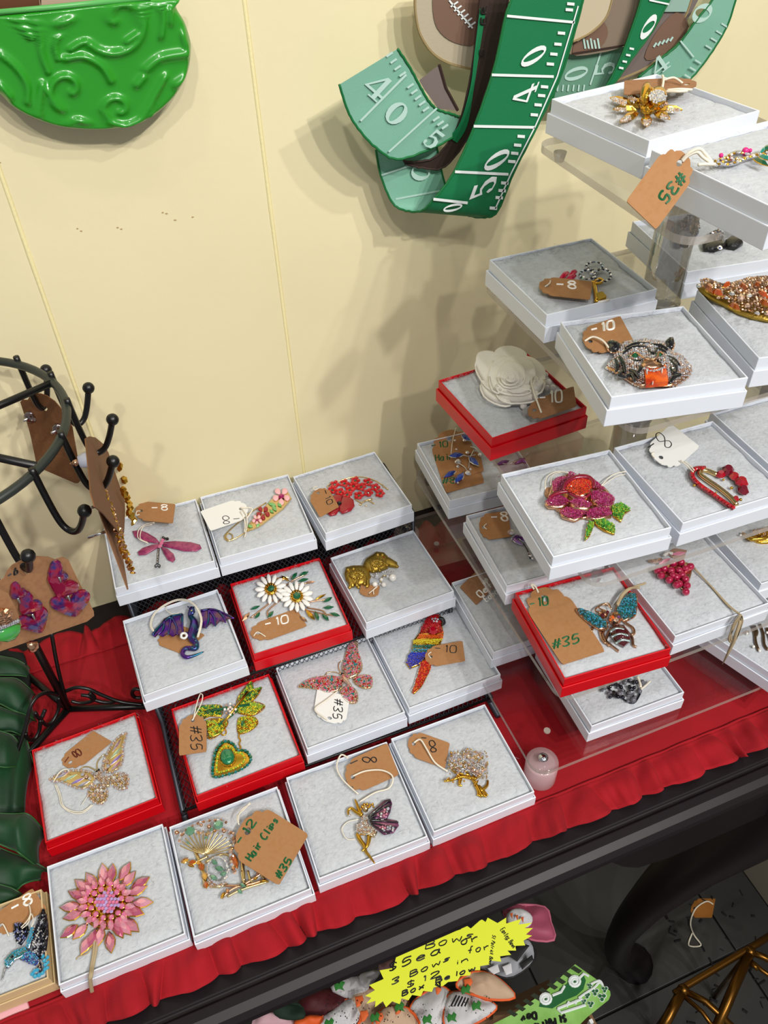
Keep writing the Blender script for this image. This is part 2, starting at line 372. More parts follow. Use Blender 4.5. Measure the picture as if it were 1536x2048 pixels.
def leg(x,y,sx,sy):
    P=smooth([(x+a*sx,y+b*sy,z) for a,b,z in [(.0,.0,-.029),(.012,-.012,-.12),(-.004,-.008,-.20),(-.036,.002,-.30),(-.060,.014,-.42),(-.068,.022,-.54),(-.052,.026,-.65),(-.020,.026,-.715),(-.006,.026,-.749)]],6)
    n=len(P); rs=[]
    key=[.036,.052,.044,.031,.023,.018,.018,.024,.030]
    for i in range(n):
        t=i/(n-1)*8; a=min(int(t),7); f=t-a; rs.append(key[a]*(1-f)+key[a+1]*f)
    MB().tube(P,rs,14).build('leg',wood_m,tb,smooth=True)
leg(.480,.248,1,1); leg(.47,.545,1,-1); leg(-.62,.25,-1,1)
# ---------------------------------------------------------------- red runner with ruffle
cl=thing('table_runner','red cotton table runner with a gathered ruffle lying on the dark table','cloth',(.05,.4,0))
mb=MB(); nx,ny=90,36; X0,X1,Y0,Y1=-.255,.515,.2515,.545
vs=[]
for j in range(ny+1):
    for i in range(nx+1):
        x=X0+(X1-X0)*i/nx; y=Y0+(Y1-Y0)*j/ny
        vs.append((x,y,-.0022+.0009*noise.noise(Vector((x*14,y*14,0)))*(1 if .27<y<.53 else .3)))
fs=[(j*(nx+1)+i,j*(nx+1)+i+1,(j+1)*(nx+1)+i+1,(j+1)*(nx+1)+i) for j in range(ny) for i in range(nx)]
mb.add(vs,fs); mb.build('runner',cloth_m,cl,smooth=True)
def ruffle(x0,x1,ys,yh,sd):
    n=int(abs(x1-x0)/.0009); K=10; vs=[]; rnd=random.Random(int(sd*7)); cr=[x0]
    while cr[-1]<x1+.03: cr.append(cr[-1]+rnd.uniform(.016,.042))
    am=[rnd.uniform(.5,1.0) for _ in cr]; sl=[rnd.uniform(-.010,.010) for _ in cr]; j=0
    for i in range(n+1):
        x=x0+(x1-x0)*i/n
        while j<len(cr)-2 and x>cr[j+1]: j+=1
        f=(x-cr[j])/(cr[j+1]-cr[j]); am_=am[j]*(1-f)+am[j+1]*f; sl_=sl[j]*(1-f)+sl[j+1]*f
        w=math.sin(math.pi*f**1.6)**.8                     # each pleat swells, then drops into a crease
        for k in range(K+1):
            t=k/K; g=min(1,t*2.2)**.8
            y=ys+(yh-ys)*t*(1+.06*noise.noise(Vector((x*22,sd,9)))+(.19 if sd<3 else .08)*(w-.5)*t)
            z=-.0016+g*am_*.0100*w+.0022*g*noise.noise(Vector((x*70,t*2,sd)))+.0016*g*noise.noise(Vector((x*160,t*1.5,sd)))
            vs.append((x+sl_*t,y,max(z,-.0018)+(.0014 if k==0 else 0)))
    fs=[(i*(K+1)+k,i*(K+1)+k+1,(i+1)*(K+1)+k+1,(i+1)*(K+1)+k) for i in range(n) for k in range(K)]
    m=MB(); m.add(vs,fs); o=m.build('ruffle',cloth_m,cl,smooth=True)
    s=o.modifiers.new('thick','SOLIDIFY'); s.thickness=.0006; s.offset=1
ruffle(X0,X1,.2535,.2240,1.0); ruffle(X0,X1,.543,.574,5.0)
MB().tube([(X0+(X1-X0)*i/200,.2533+.0006*noise.noise(Vector((i*.2,0,0))),.0002) for i in range(201)],.0012,6,flat=.6).build('hem_seam',cloth_m,cl,smooth=True)
pc=MB().prism([[U(F1,-20,2015,-.002),U(F1,50,1990,-.002),U(F1,72,2060,-.002),U(F1,-20,2070,-.002)]],0,.001)
tag(pc.build('cloth_corner',M('pink_felt',(226,170,176),.9),bevel=.0003),'pale pink cloth corner under the kraft box at the bottom left','cloth')
# ---------------------------------------------------------------- black mesh riser
rs_=thing('mesh_riser','black wire mesh step riser carrying three rows of boxes','riser',(.08,.47,0))
def mesh_panel(o,ax,ay,w,h,sp=.0045,r=.00032):
    mb=MB(); o=Vector(o); ax=Vector(ax); ay=Vector(ay)
    n=int((w+h*1.9)/sp)
    for s in (1,-1):
        for i in range(-1,n+1):
            # lines of slope ~ 60 deg
            c=i*sp; k=.62*s
            x_at=lambda y: (c - (h*.62 if s>0 else 0)) + k*y
            ya,yb=0,h
            xs=[x_at(ya),x_at(yb)]
            pts=[]
            def clip(y0,y1):
                a,b=x_at(y0),x_at(y1)
                if abs(b-a)<1e-9: return None
                t0,t1=0,1
                for lo in (0,w):
                    pass
                ta=(0-a)/(b-a); tb_=(w-a)/(b-a)
                lo,hi=min(ta,tb_),max(ta,tb_); lo=max(0,lo); hi=min(1,hi)
                if hi-lo<.01: return None
                return (y0+(y1-y0)*lo,y0+(y1-y0)*hi)
            q=clip(0,h)
            if q: mb.tube([o+ax*x_at(q[0])+ay*q[0],o+ax*x_at(q[1])+ay*q[1]],r,3)
    return mb
XL,XR=-.052,.220
panels=[((XL,.435,.0395),(1,0,0),(0,1,0),XR-XL,.088),((XL,.523,.0819),(1,0,0),(0,1,0),XR-XL,.078),((XL,.350,.0107),(1,0,0),(0,1,0),XR-XL,.085),
 ((XL,.523,.0395),(1,0,0),(0,0,1),XR-XL,.0424),((XL,.435,.0107),(1,0,0),(0,0,1),XR-XL,.029),
 ((XL,.435,.002),(0,1,0),(0,0,1),.166,.038),((XR,.435,.002),(0,1,0),(0,0,1),.166,.038),((XL,.523,.04),(0,1,0),(0,0,1),.078,.042),((XR,.523,.04),(0,1,0),(0,0,1),.078,.042)]
for p in panels:
    o=mesh_panel(*p).build('mesh_panel',mesh_m,rs_); o['kind']='stuff'
for pts in [[(XL,.350,.0107),(XR,.350,.0107)],[(XL,.435,.0395),(XR,.435,.0395)],[(XL,.523,.0819),(XR,.523,.0819)],[(XL,.601,.0819),(XR,.601,.0819)]]:
    MB().tube([(a,b,c-.0016) for a,b,c in pts],.0015,6).build('frame_wire',wire_m,rs_,smooth=True)
for x in (XL,XR):
    MB().tube([(x,.350,.001),(x,.350,.0095),(x,.435,.0095),(x,.435,.038),(x,.523,.038),(x,.523,.080),(x,.601,.080),(x,.601,.001)],.0020,6).build('side_frame',mesh_m,rs_,smooth=True)
    MB().tube([(x-.001*0,.335,.0015),(x,.601,.0015)],.0026,6).build('foot_rail',mesh_m,rs_,smooth=True)
# ---------------------------------------------------------------- acrylic tiered stand
acr=clear_mat('clear_acrylic',(250,250,250)); edge_m=M('acrylic_edge',(176,168,158),.12,alpha=.55)
post_m=clear_mat('acrylic_rod',(240,238,234),.8,.93)
st=thing('acrylic_stand','clear acrylic four-tier display stand on round feet, loaded with boxes','stand',(.366,.41,0))
def rrect(cx,cy,w,d,z,r=.012,n=5):
    out=[]
    for sx,sy,a0 in ((1,1,0),(-1,1,90),(-1,-1,180),(1,-1,270)):
        for i in range(n+1):
            a=R(a0+90*i/n); out.append(Vector((cx+sx*(w/2-r)+r*math.cos(a),cy+sy*(d/2-r)+r*math.sin(a),z)))
    return out
tiers=[('t0',.366,.4135,.305,.305,.0045),('t1',.366,.412,.270,.278,.0045),('t2',.372,.410,.250,.250,.0045),('t3',.370,.408,.198,.200,.0045),('t4',.354,.3875,.150,.152,.0045)]
for k,cx,cy,w,d,t in tiers:
    z=Z[k]-.0001-t; L=rrect(cx,cy,w,d,z); m=MB(); n=len(L)
    m.add(L+[p+Vector((0,0,t)) for p in L],[tuple(range(n))[::-1],tuple(range(n,2*n))],0)
    m.add(L+[p+Vector((0,0,t)) for p in L],[(i,(i+1)%n,(i+1)%n+n,i+n) for i in range(n)],1)
    m.build('shelf_plate',[acr,edge_m],st)
    for sx in (-1,1):
        for sy in (-1,1):
            c=(cx+sx*(w/2-.012),cy+sy*(d/2-.012))
            if k!='t0': MB().tube([(c[0],c[1],z-.006),(c[0],c[1],z-.0002)],[.0028,.0042],12).build('screw_cap',post_m,st,smooth=False)
for a,b in (('t0','t1'),('t1','t2'),('t2','t3'),('t3','t4')):
    MB().tube([(.376,.430,Z[a]+.0001),(.376,.430,Z[a]+.004),(.376,.430,Z[b]-.0049)],[.0150,.0138,.0138],28).build('post',post_m,st,smooth=True)
foot_m=M('clear_foot',(226,196,200),.12,alpha=.45); 
for sx in (-1,1):
    for sy in (-1,1):
        x,y=.366+sx*.1405,.4135+sy*.1405
        f=MB().tube([(x,y,-.0012),(x,y,.0006),(x,y,.0225),(x,y,.0244)],[.0122,.0132,.0132,.0122],28).build('foot',foot_m,st,smooth=True)
        MB().tube([(x,y,.0205),(x,y,.0215)],[.0105,.0105],24).build('foot_core',foot_m,st)
        MB().sphere((x,y,.0296),.0042,14,8,sc=(1,1,.55)).build('screw',M('chrome',(200,200,205),.12,metal=1),st,smooth=True)
for x,y in [(1094,1462),(873,1088)]:
    c=U(F1,x,y,.0292); MB().tube([c,c+Vector((0,0,.001))],.0028,12).build('hole_ring',edge_m,st)
# ================================================================ jewelry boxes
jbox('dragonfly','s3',-.0139,.5577,-.6,'white box on the top riser row, leftmost, holding the pink dragonfly',fluff=.5)
jbox('pin','s3',.0766,.5568,-.8,'white box on the top riser row, middle, holding the flowered safety pin',fluff=.5)
jbox('poppy','s3',.1690,.5526,2.8,'white box on the top riser row, rightmost, holding the red flower cluster',fluff=.5)
jbox('lions','s2',.1772,.4872-.012,2.5,'white box on the middle riser row holding the gold animal brooch',fluff=.2)
jbox('daisies','s2',.0796,.4832-.005,-.3,'red box on the riser holding two white daisies',red_m,fluff=.4)
jbox('dragon','s2',-.0165,.4754,1.8,'white box on the middle riser row holding the purple dragon')
jbox('parrot','s1',.1866,.3975,1.3,'white box on the lowest riser row holding the rainbow parrot')
jbox('pinkbf','s1',.0961,.3945,.7,'white box on the lowest riser row holding the multicolour butterfly')
jbox('arrow','s1',.0035,.3890,1.2,'red box on the riser holding the green arrow and heart brooch',red_m,fluff=.4)
jbox('clearbf','f0',-.1120,.4029,2.3,'red box lying on the runner holding the iridescent clear butterfly',red_m,fluff=.4)
jbox('pinkflower','f0',-.1105,.2961,.1,'white box in the front row holding the pink crystal flower')
jbox('hair','f0',-.0199,.2919,.8,'white box in the front row holding the tangled gold hair clips')
jbox('fairy','f0',.0741,.2962,-.4,'white box in the front row holding the fairy with purple wings')
jbox('tree','f0',.1650,.2969,.4,'white box at the right end of the front row holding the gold tree')
jbox('kraft','f0',-.1965,.2920,0,'kraft brown box at the bottom left corner holding the blue hummingbird',kraft_box_m,w=.078,d=.066,h=.0215,lidh=.012,group=None)
jbox('key','t3',.3156,.4580,-.1,'white box on the second-highest stand shelf holding the ruby and crystal key',fluff=.8)
jbox('tiger','t3',.3103,.3539,-11.1,'white box on the second-highest stand shelf holding the tiger head',fluff=.3)
jbox('amber','t3',.4150,.351,-12,'white box at the right frame edge holding the amber crystal spray')
jbox('black','t3',.4400,.463,-7.3,'white box behind the acrylic post holding black and silver pieces')
jbox('rose','t2',.2848,.4728,3.9,'red box on the stand holding the white fabric rose',red_m,fluff=.5)
jbox('peony','t2',.2714,.3415,-4.7,'white box on the stand holding the magenta jewelled rose',fluff=.2)
jbox('heart','t2',.3640,.3372,-1.3,'white box on the stand holding the open heart of red stones',fluff=.2)
jbox('right2','t2',.4560,.345,-1,'white box right of the red open heart box, cut by the frame')
jbox('bee','t1',.2792,.3160,-4.3,'red box on the stand holding the striped bee with teal wings',red_m,fluff=.4)
jbox('purple','t1',.2819,.4107,-3.1,'white box under the jewelled rose box, holding a purple drop brooch')
jbox('blue','t1',.2822,.5191,-3.5,'white box against the wall under the white rose, holding blue leaf clips',fluff=.3)
jbox('grapes','t1',.3718,.3203,0,'white box on the stand holding the ruby grape bunch')
jbox('fish','t1',.4660,.336,-3,'white box right of the grapes box holding a gold shell piece')
jbox('gray','t0',.3100,.3150,-1.6,'white box on the lowest stand shelf holding dark grey beads')
jbox('tardis','t0',.2711,.4091,-.8,'white box on the lowest stand shelf holding only an upturned brown tag')
jbox('pearl','t0',.4590,.3010,20,'white box at the lower right, set askew, holding pearl chain earrings')
jbox('orchid','t4',.3413,.4340,7.8,'white box on the top stand shelf holding the gold orchid')
jbox('bouquet','t4',.3454,.3350,6.3,'white box on the top stand shelf holding the enamel flower spray')
# ================================================================ brooches
class Br:
    def __init__(s,key,F,name,label,cat='brooch',c=None,pl=None,group=None):
        s.F=F; s.z=(BX[key][2]+.0004) if pl is None else pl
        c=U(F,c[0],c[1],s.z); s.e=thing(name,label,cat,c,group)
        

    def u(s,x,y,h=0): return U(s.F,x,y,s.z+h)
    def sc(s,x,y): return (s.u(x+1,y)-s.u(x,y)).length
    def dome(s,n,mat,pts,h,base=0,sm=True,skirt=.35,**k): return MB().dome([s.u(a,b,base) for a,b in pts],h,skirt).build(n,mat,s.e,smooth=sm,**k)
    def slab(s,n,mat,pts,h,base=0): return MB().prism([[s.u(a,b,base) for a,b in pts]],0,h).build(n,mat,s.e,bevel=.0002)
    def tube(s,n,mat,pts,r,base=.001,k=4,m=6,**kk):
        P=smooth([s.u(p[0],p[1],base+(p[2]*.001 if len(p)>2 else 0)) for p in pts],k) if len(pts)>2 else [s.u(p[0],p[1],base+(p[2]*.001 if len(p)>2 else 0)) for p in pts]
        if isinstance(r,(list,tuple)):
            rr=[]
            for i in range(len(P)):
                t=i/(len(P)-1)*(len(r)-1); a=min(int(t),len(r)-2); rr.append(r[a]*(1-(t-a))+r[a+1]*(t-a))
            r=rr
        return MB().tube(P,r,m).build(n,mat,s.e,smooth=True,**kk)
    def marqs(s,n,mats,L,h=.0016,base=.0008,drop=0,back=None):
        for i,q in enumerate(L):
            m=mats[i%len(mats)] if isinstance(mats,list) else mats
            a,b=s.u(q[0],q[1],base),s.u(q[2],q[3],base); w=q[4]*s.sc(q[0],q[1])
            o=MB().marquise(a,b,w,h,drop=drop).build(n,m,s.e)
            if back: MB().marquise(a-(b-a)*.06,b+(b-a)*.06,w*1.2,h*.45).build('setting',back,s.e)
    def gems(s,n,mats,L,base=.001,h=.7,sep=True,k=8):
        mats=mats if isinstance(mats,list) else [mats]
        if sep:
            for i,q in enumerate(L): MB().gem(s.u(q[0],q[1],base),q[2]*s.sc(q[0],q[1]),k,h).build(n,mats[i%len(mats)],s.e)
        else:
            mb=MB()
            for i,q in enumerate(L): mb.gem(s.u(q[0],q[1],base),q[2]*s.sc(q[0],q[1]),6,h,mi=i%len(mats))
            mb.build(n,mats,s.e,kind='stuff')
    def balls(s,n,mats,L,base=0,sep=True):
        mats=mats if isinstance(mats,list) else [mats]; mb=MB()
        for i,q in enumerate(L):
            r=q[2]*s.sc(q[0],q[1]); c=s.u(q[0],q[1],base+r)
            if sep: MB().sphere(c,r,12,8).build(n,mats[i%len(mats)],s.e,smooth=True)
            else: mb.sphere(c,r,7,4,mi=i%len(mats))
        if not sep: mb.build(n,mats,s.e,smooth=True,kind='stuff')
    def pave(s,n,mats,poly,sp=1.25,base=.001,h=.0012,edge=.003,fill=None,seed=1,k=6):
        """small stones packed over an outline, riding on a domed back plate"""
        P=[s.u(a,b,base) for a,b in poly]; z=P[0].z; sp*=.001
        xs=[p.x for p in P]; ys=[p.y for p in P]; rnd=random.Random(seed+len(poly)); mats=mats if isinstance(mats,list) else [mats]
        def inside(x,y):
            c=False; j=len(P)-1
            for i in range(len(P)):
                if (P[i].y>y)!=(P[j].y>y) and x<(P[j].x-P[i].x)*(y-P[i].y)/(P[j].y-P[i].y)+P[i].x: c=not c
                j=i
            return c
        def dist(x,y):
            m=9
            for i in range(len(P)):
                a,b=P[i-1],P[i]; dx,dy=b.x-a.x,b.y-a.y; L=dx*dx+dy*dy
                t=0 if L==0 else max(0,min(1,((x-a.x)*dx+(y-a.y)*dy)/L)); m=min(m,math.hypot(x-a.x-dx*t,y-a.y-dy*t))
            return m
        mb=MB(); r=0; y=min(ys)
        while y<max(ys):
            x=min(xs)+(sp/2 if r%2 else 0)
            while x<max(xs):
                xx,yy=x+rnd.uniform(-.12,.12)*sp,y+rnd.uniform(-.12,.12)*sp
                if inside(xx,yy):
                    d=min(1,dist(xx,yy)/edge)
                    mb.gem((xx,yy,z+.0002+h*(.25+.75*math.sqrt(d))),sp*rnd.uniform(.44,.54),k,.7,mi=rnd.randrange(len(mats)),tilt=.35)
                x+=sp
            y+=sp*.866; r+=1
        if fill:
            MB().dome([p-Vector((0,0,base*.7)) for p in P],base*.7+h*.45,.4,3).build('back_plate',fill,s.e,smooth=True)
        return mb.build(n,mats,s.e,kind='stuff')
    def edge(s,n,mats,pts,r,step,base=.001,closed=True,k=4):
        """a row of small stones along a line"""
        P=smooth([s.u(a,b,base) for a,b in pts],k,closed)
        if closed: P.append(P[0])
        mb=MB(); mats=mats if isinstance(mats,list) else [mats]; acc=0; i=0
        for a,b in zip(P[:-1],P[1:]):
            L=(b-a).length
            while acc<=L and L>0: mb.gem(a+(b-a)*(acc/L),r,6,.8,mi=i%len(mats),tilt=.3); acc+=step; i+=1
            acc-=L
        return mb.build(n,mats,s.e,kind='stuff')
def ztop(k): return BX[k][2]+.0006
# --- dragonfly
b=Br('dragonfly',FA,'dragonfly_brooch','dusty pink dragonfly brooch with four wings and a spring tail',c=(420,680))
wp=M('plum_resin_wing',(158,60,100),.25,coat=.6,var=(260,(120,30,80),.4,.65))
for w in ([(250,600),(290,592),(340,610),(390,640),(415,670),(380,670),(320,660),(265,635)],[(410,675),(370,680),(310,700),(280,725),(290,742),(330,738),(380,710),(410,692)],
 [(432,665),(500,658),(600,665),(650,680),(660,700),(630,718),(560,718),(480,700),(432,690)],[(420,690),(460,705),(495,735),(505,765),(490,782),(460,770),(435,730)]):
    b.dome('wing',wp,w,.0018,.0008)
b.gems('body_stone',pink_g,[(430,652,13),(422,670,13),(413,688,13)],.002); b.balls('eye',black_g,[(432,634,8),(457,643,10),(442,640,8)],.002)
b.tube('tail',gun_m,[(406,700),(403,740),(399,790)],.0009); b.tube('tail_curl',gun_m,[(399,790),(385,800),(390,812),(400,802),(412,812),(414,798),(402,792)],.0004)
b.edge('tail_coil',silver_m,[(406,700),(399,790)],.0010,.0012,.001,closed=False)
price_tag(FA,(490,553),(505,440),(262,533),ztop('dragonfly')+.008,'tan price tag marked -8 above the pink dragonfly brooch',kraft_m,[('-8',(366,478),(462,476),(0,-32),ink_w)],[(296,508),(276,512),(280,490),(300,488)])
sg=Br('dragonfly',FA,'tie_string','white string loop lying over the left wing of the dragonfly brooch','string',(310,620))
sg.tube('strand',string_m,[(380,548,8),(330,556,4),(288,590,3),(286,640,3),(345,670,3)],.0004); sg.tube('strand',string_m,[(365,558,8),(315,572,4),(298,610,3),(300,645,3),(340,664,3)],.0004)
# --- safety pin
b=Br('pin',FA,'safety_pin_brooch','gold safety pin brooch with enamel pink, red and green flowers',c=(1000,520))
b.tube('pin_wire',pgold_m,[(1040,430),(960,480),(880,545),(805,612),(797,640),(818,655),(842,640),(838,618),(815,612),(802,632),(830,652),(900,618),(960,575),(1060,520)],.00065)
b.slab('bar',pgold_m,[(920,585),(1090,400),(1170,372),(1190,410),(1140,470),(1000,575),(935,600)],.0014,.001)
ep,er,eg=M('pink_enamel',(236,178,182),.25,coat=.6),M('red_enamel',(150,18,34),.2,coat=.7),M('green_enamel',(120,176,104),.25,coat=.6)
def flower(b,cx,cy,r,n,mat,core,cr,h=.0016,base=.0026,a0=.3,wf=.75):
    for i in range(n):
        a=a0+2*math.pi*i/n; px,py=math.cos(a),math.sin(a)
        b.dome('petal',mat,[(cx+r*(.15*px)+0,cy+r*.15*py)]+[(cx+r*(.62*px+.40*wf*math.cos(t)),cy+r*(.62*py+.40*wf*math.sin(t))) for t in [a-1.9+3.8*k/6 for k in range(7)]],h,base)
    b.gems('flower_centre',core,[(cx,cy,cr)],base+h*.8)
flower(b,1130,392,58,5,ep,mag_g,18); flower(b,1022,490,45,5,er,crystal_m,8); flower(b,987,532,34,5,ep,mag_g,9)
b.marqs('leaf',eg,[(1050,430,1100,448,26),(1100,480,1075,440,24),(1110,430,1130,455,24),(960,575,930,560,24),(985,575,1000,550,22),(1060,470,1085,490,20)],.0012,.0028)
price_tag(FA,(652,482),(712,598),(898,398),ztop('pin')+.008,'white scalloped price tag marked -8 beside the safety pin brooch',wtag_m,[('-8',(882,502),(778,512),(4,46),ink_k,.0004)],[(888,465,1),(905,480,2),(930,530,1),(915,590,-5),(905,605,-6)])
sg=Br('pin',FA,'tie_string','white string tying the white tag to the safety pin','string',(930,530))
sg.tube('strand',string_m,[(890,460,10),(960,465,9),(930,520,6),(912,600,2)],.0006); sg.tube('strand',string_m,[(890,480,10),(915,540,6),(915,605,2)],.0005)
# --- red flower cluster
b=Br('poppy',FB,'red_flower_brooch','red brooch of small crystal flowers above one enamel poppy',c=(480,400))
b.tube('branch',pgold_m,[(480,440),(520,465),(560,450),(600,470)],.0006); b.tube('branch',pgold_m,[(510,480),(540,455),(590,440)],.0006); b.tube('branch',pgold_m,[(300,365),(340,340),(480,300),(600,320),(690,380)],.0006,.0006)
for cx,cy in [(350,350),(412,342),(482,325),(335,385),(385,397),(447,385),(520,365),(562,335),(610,368),(505,420),(565,402),(640,407),(470,360),(430,415)]:
    b.gems('flower',red_g,[(cx+19*math.cos(t),cy+17*math.sin(t),15) for t in [k*1.256 for k in range(5)]],.002,sep=False); b.gems('flower_centre',emer_g,[(cx,cy,7)],.0035)
b.balls('gold_bud',pgold_m,[(x,y,5) for x,y in [(600,322),(690,380),(665,365),(520,480),(550,485),(600,470),(590,445),(490,298),(575,455),(655,350)]],.001,sep=False)
b.dome('poppy_petal',er,[(300,537),(330,520),(372,480),(385,505),(360,545),(325,553)],.0025,.001); b.dome('poppy_petal',er,[(385,478),(400,430),(440,428),(470,450),(478,490),(455,520),(400,540),(372,515)],.003,.001)
b.dome('poppy_petal',er,[(325,440),(350,420),(400,425),(390,470),(350,480)],.003,.001); b.gems('poppy_heart',black_g,[(380,468,15)],.0035)
price_tag(FB,(255,561),(378,493),(172,420),ztop('poppy')+.004,'tan price tag marked -10 beside the red flower brooch',kraft_m,[('-10',(272,396),(306,482),(33,-14),ink_k,.00045)],[(246,385),(225,395),(215,380),(240,372)])
# --- gold animals
b=Br('lions',FB,'gold_animal_brooch','antique gold brooch of two curled animals with pearls below',c=(590,900))
b.dome('animal',agold_m,[(412,930),(420,890),(470,878),(530,878),(565,900),(582,945),(560,990),(500,1002),(450,990),(420,965)],.0060,.0005)
b.dome('animal',agold_m,[(530,875),(548,838),(590,812),(620,790),(668,796),(700,830),(690,890),(640,908),(590,918),(555,905)],.0065,.0005)
b.dome('muzzle',agold_m,[(660,830),(700,825),(752,858),(745,885),(705,880),(670,875)],.0045,.001); b.dome('muzzle',agold_m,[(420,930),(450,925),(480,960),(475,1010),(455,1012),(430,975)],.0045,.001)
for L in ([(480,900),(500,940),(490,1000)],[(520,900),(545,945),(540,990)],[(600,830),(625,860),(640,905)],[(570,850),(590,880),(600,910)],[(640,800),(655,840),(690,870)]): b.tube('mane_lock',agold_m,L,.0013,.005)
rr=random.Random(2)
for cx,cy,rx,ry in ((492,925,66,44),(618,848,62,40)):
    for k in range(16):
        a=k*.393+rr.uniform(-.1,.1); p0=(cx+rx*.25*math.cos(a),cy+ry*.25*math.sin(a),6.2); p1=(cx+rx*.62*math.cos(a+.25),cy+ry*.62*math.sin(a+.25),5.4); p2=(cx+rx*.98*math.cos(a+.1),cy+ry*.98*math.sin(a+.1),2.4)
        b.tube('mane_lock',agold_m,[p0,p1,p2],[.0006,.0011,.0004],.0008)
for L in ([(450,960),(452,1000),(440,1012)],[(490,970),(498,1003),(510,1008)],[(700,860),(742,868),(752,878)],[(560,960),(562,995),(548,1004)]): b.tube('paw',agold_m,L,[.0020,.0018,.0014],.003)
b.balls('ear',agold_m,[(625,800,14),(655,800,12),(435,895,12),(470,890,12)],.004); b.gems('eye',ruby_g if 0 else ruby_m,[(665,815,5),(460,912,5)],.0062)
b.edge('stone_row',crystal_m,[(545,1005),(575,960),(610,925),(680,910),(745,905)],.0010,.0021,.002,closed=False)
b.balls('pearl',pearl_m,[(722,945,25),(608,988,18),(665,990,16),(650,958,12)],.0005); b.gems('crystal',crystal_m,[(622,940,18),(690,940,12),(640,985,9)],.003)
b.tube('pearl_hook',pgold_m,[(700,945),(670,930),(650,950),(640,990)],.0006,.002)
price_tag(FB,(640,1000),(520,985),(625,1075),ztop('lions')+.001,'small brown tag tucked under the gold animal brooch',kraft_m,[],[(600,1060,2),(600,1030,2),(625,1015,3),(570,1050,1)])
# --- parrot
b=Br('parrot',FB,'parrot_brooch','rainbow striped parrot brooch set with coloured stones',c=(930,1400))
PV=dict(sp=1.35,base=.001,h=.0035,edge=.006)
b.dome('back_plate',gold_m,[(935,1215),(965,1187),(1010,1183),(1042,1210),(1040,1260),(1048,1310),(1030,1370),(985,1400),(950,1450),(900,1505),(830,1532),(806,1495),(840,1420),(850,1355),(900,1290)],.0030,.0002)
b.pave('red_stones',[ruby_m,red_g],[(930,1225),(960,1190),(1010,1185),(1035,1210),(1030,1260),(1045,1295),(1000,1315),(895,1310),(905,1270)],**PV)
b.pave('orange_stones',or_g,[(893,1312),(1000,1318),(1046,1298),(1042,1345),(872,1345)],**PV); b.pave('yellow_stones',yel_g,[(850,1350),(1040,1342),(1012,1380),(848,1378)],**PV)
b.pave('green_stones',[emer_g,teal_g],[(847,1381),(1000,1381),(970,1405),(843,1405)],**PV); b.pave('teal_stones',[teal_g,aqua_g],[(842,1406),(968,1406),(948,1430),(838,1430)],**PV)
b.pave('blue_stones',sap_g,[(838,1431),(948,1430),(925,1468),(880,1512),(830,1532),(808,1492),(820,1450)],**PV)
b.pave('tail_stones',[red_g,or_g,red_g],[(905,1490),(935,1475),(968,1500),(960,1540),(925,1610),(905,1645),(858,1690),(845,1680),(872,1600)],fill=gold_m,sp=1.35,h=.0022)
b.gems('breast_stone',ruby_m,[(978,1285,30)],.0048); b.gems('face_stone',crystal_m,[(975,1210,9),(993,1207,9),(1010,1212,8),(985,1224,9),(1003,1226,8)],.0046); b.gems('eye',black_g,[(990,1216,6)],.0058)
b.tube('beak',black_g,[(1018,1205),(1040,1215),(1048,1235),(1038,1252)],[.002,.0026,.002,.0006],.003); b.tube('beak_rim',gold_m,[(1012,1192),(1038,1203),(1050,1225)],.0007,.004)
b.edge('tail_edge',crystal_m,[(840,1665),(855,1640),(880,1560),(900,1500)],.0007,.0015,.001,closed=False)
price_tag(FB,(1186,1480),(1168,1351),(938,1524),ztop('parrot')+.003,'tan price tag marked -10 beside the parrot brooch',kraft_m,[('-10',(992,1420),(1126,1428),(3,-44),ink_k,.00045)],[(966,1465,1),(950,1440,1),(968,1430,2)])
# --- multicolour butterfly
b=Br('pinkbf',FB,'butterfly_brooch','gold butterfly brooch paved with multicolour pink and red stones',c=(400,1570))
mc=[pink_g,champ_g,red_g,champ_g,aurora_m,pink_g,teal_g,champ_g]
WG=[[(480,1345),(497,1360),(495,1400),(510,1450),(525,1500),(520,1540),(490,1570),(440,1590),(410,1565),(400,1520),(410,1480),(430,1400),(455,1360)],
 [(118,1645),(150,1615),(200,1590),(260,1578),(330,1575),(400,1588),(402,1630),(370,1668),(300,1680),(250,1662),(180,1650)],[(470,1590),(530,1568),(580,1575),(592,1610),(580,1652),(530,1652),(480,1620)],[(385,1660),(430,1640),(470,1650),(497,1690),(490,1745),(440,1745),(400,1710)]]
for w in WG:
    b.pave('wing_stones',mc,w,1.5,.0015,.0012,fill=pgold_m); b.edge('wing_edge',[champ_g,pgold_m],w,.0006,.0013,.0015)
b.gems('accent_stone',[teal_g,ruby_m,teal_g,ruby_m,aurora_m],[(330,1598,13),(440,1480,13),(505,1598,12),(425,1665,12),(445,1440,10),(480,1500,11),(370,1615,11),(540,1610,9),(250,1610,12),(200,1615,10)],.0030)
b.tube('body',champ_g,[(400,1568),(420,1600),(455,1640)],[.0015,.0025,.001],.003); b.balls('head',black_g,[(398,1562,10)],.002)
b.tube('antenna',pgold_m,[(392,1560),(375,1520),(380,1490),(402,1475)],.0004); b.tube('antenna',pgold_m,[(390,1562),(350,1550),(305,1552),(290,1575)],.0004)
price_tag(FB,(448,1712),(240,1652),(418,1902),ztop('pinkbf')+.001,'white price tag marked #35 under the multicolour butterfly',wtag_m,[('#35',(350,1722),(336,1850),(56,8),ink_k,.00045)],[(305,1860,1),(280,1850,3),(225,1800,3),(300,1740,3),(370,1680,2)],sr=.0006)
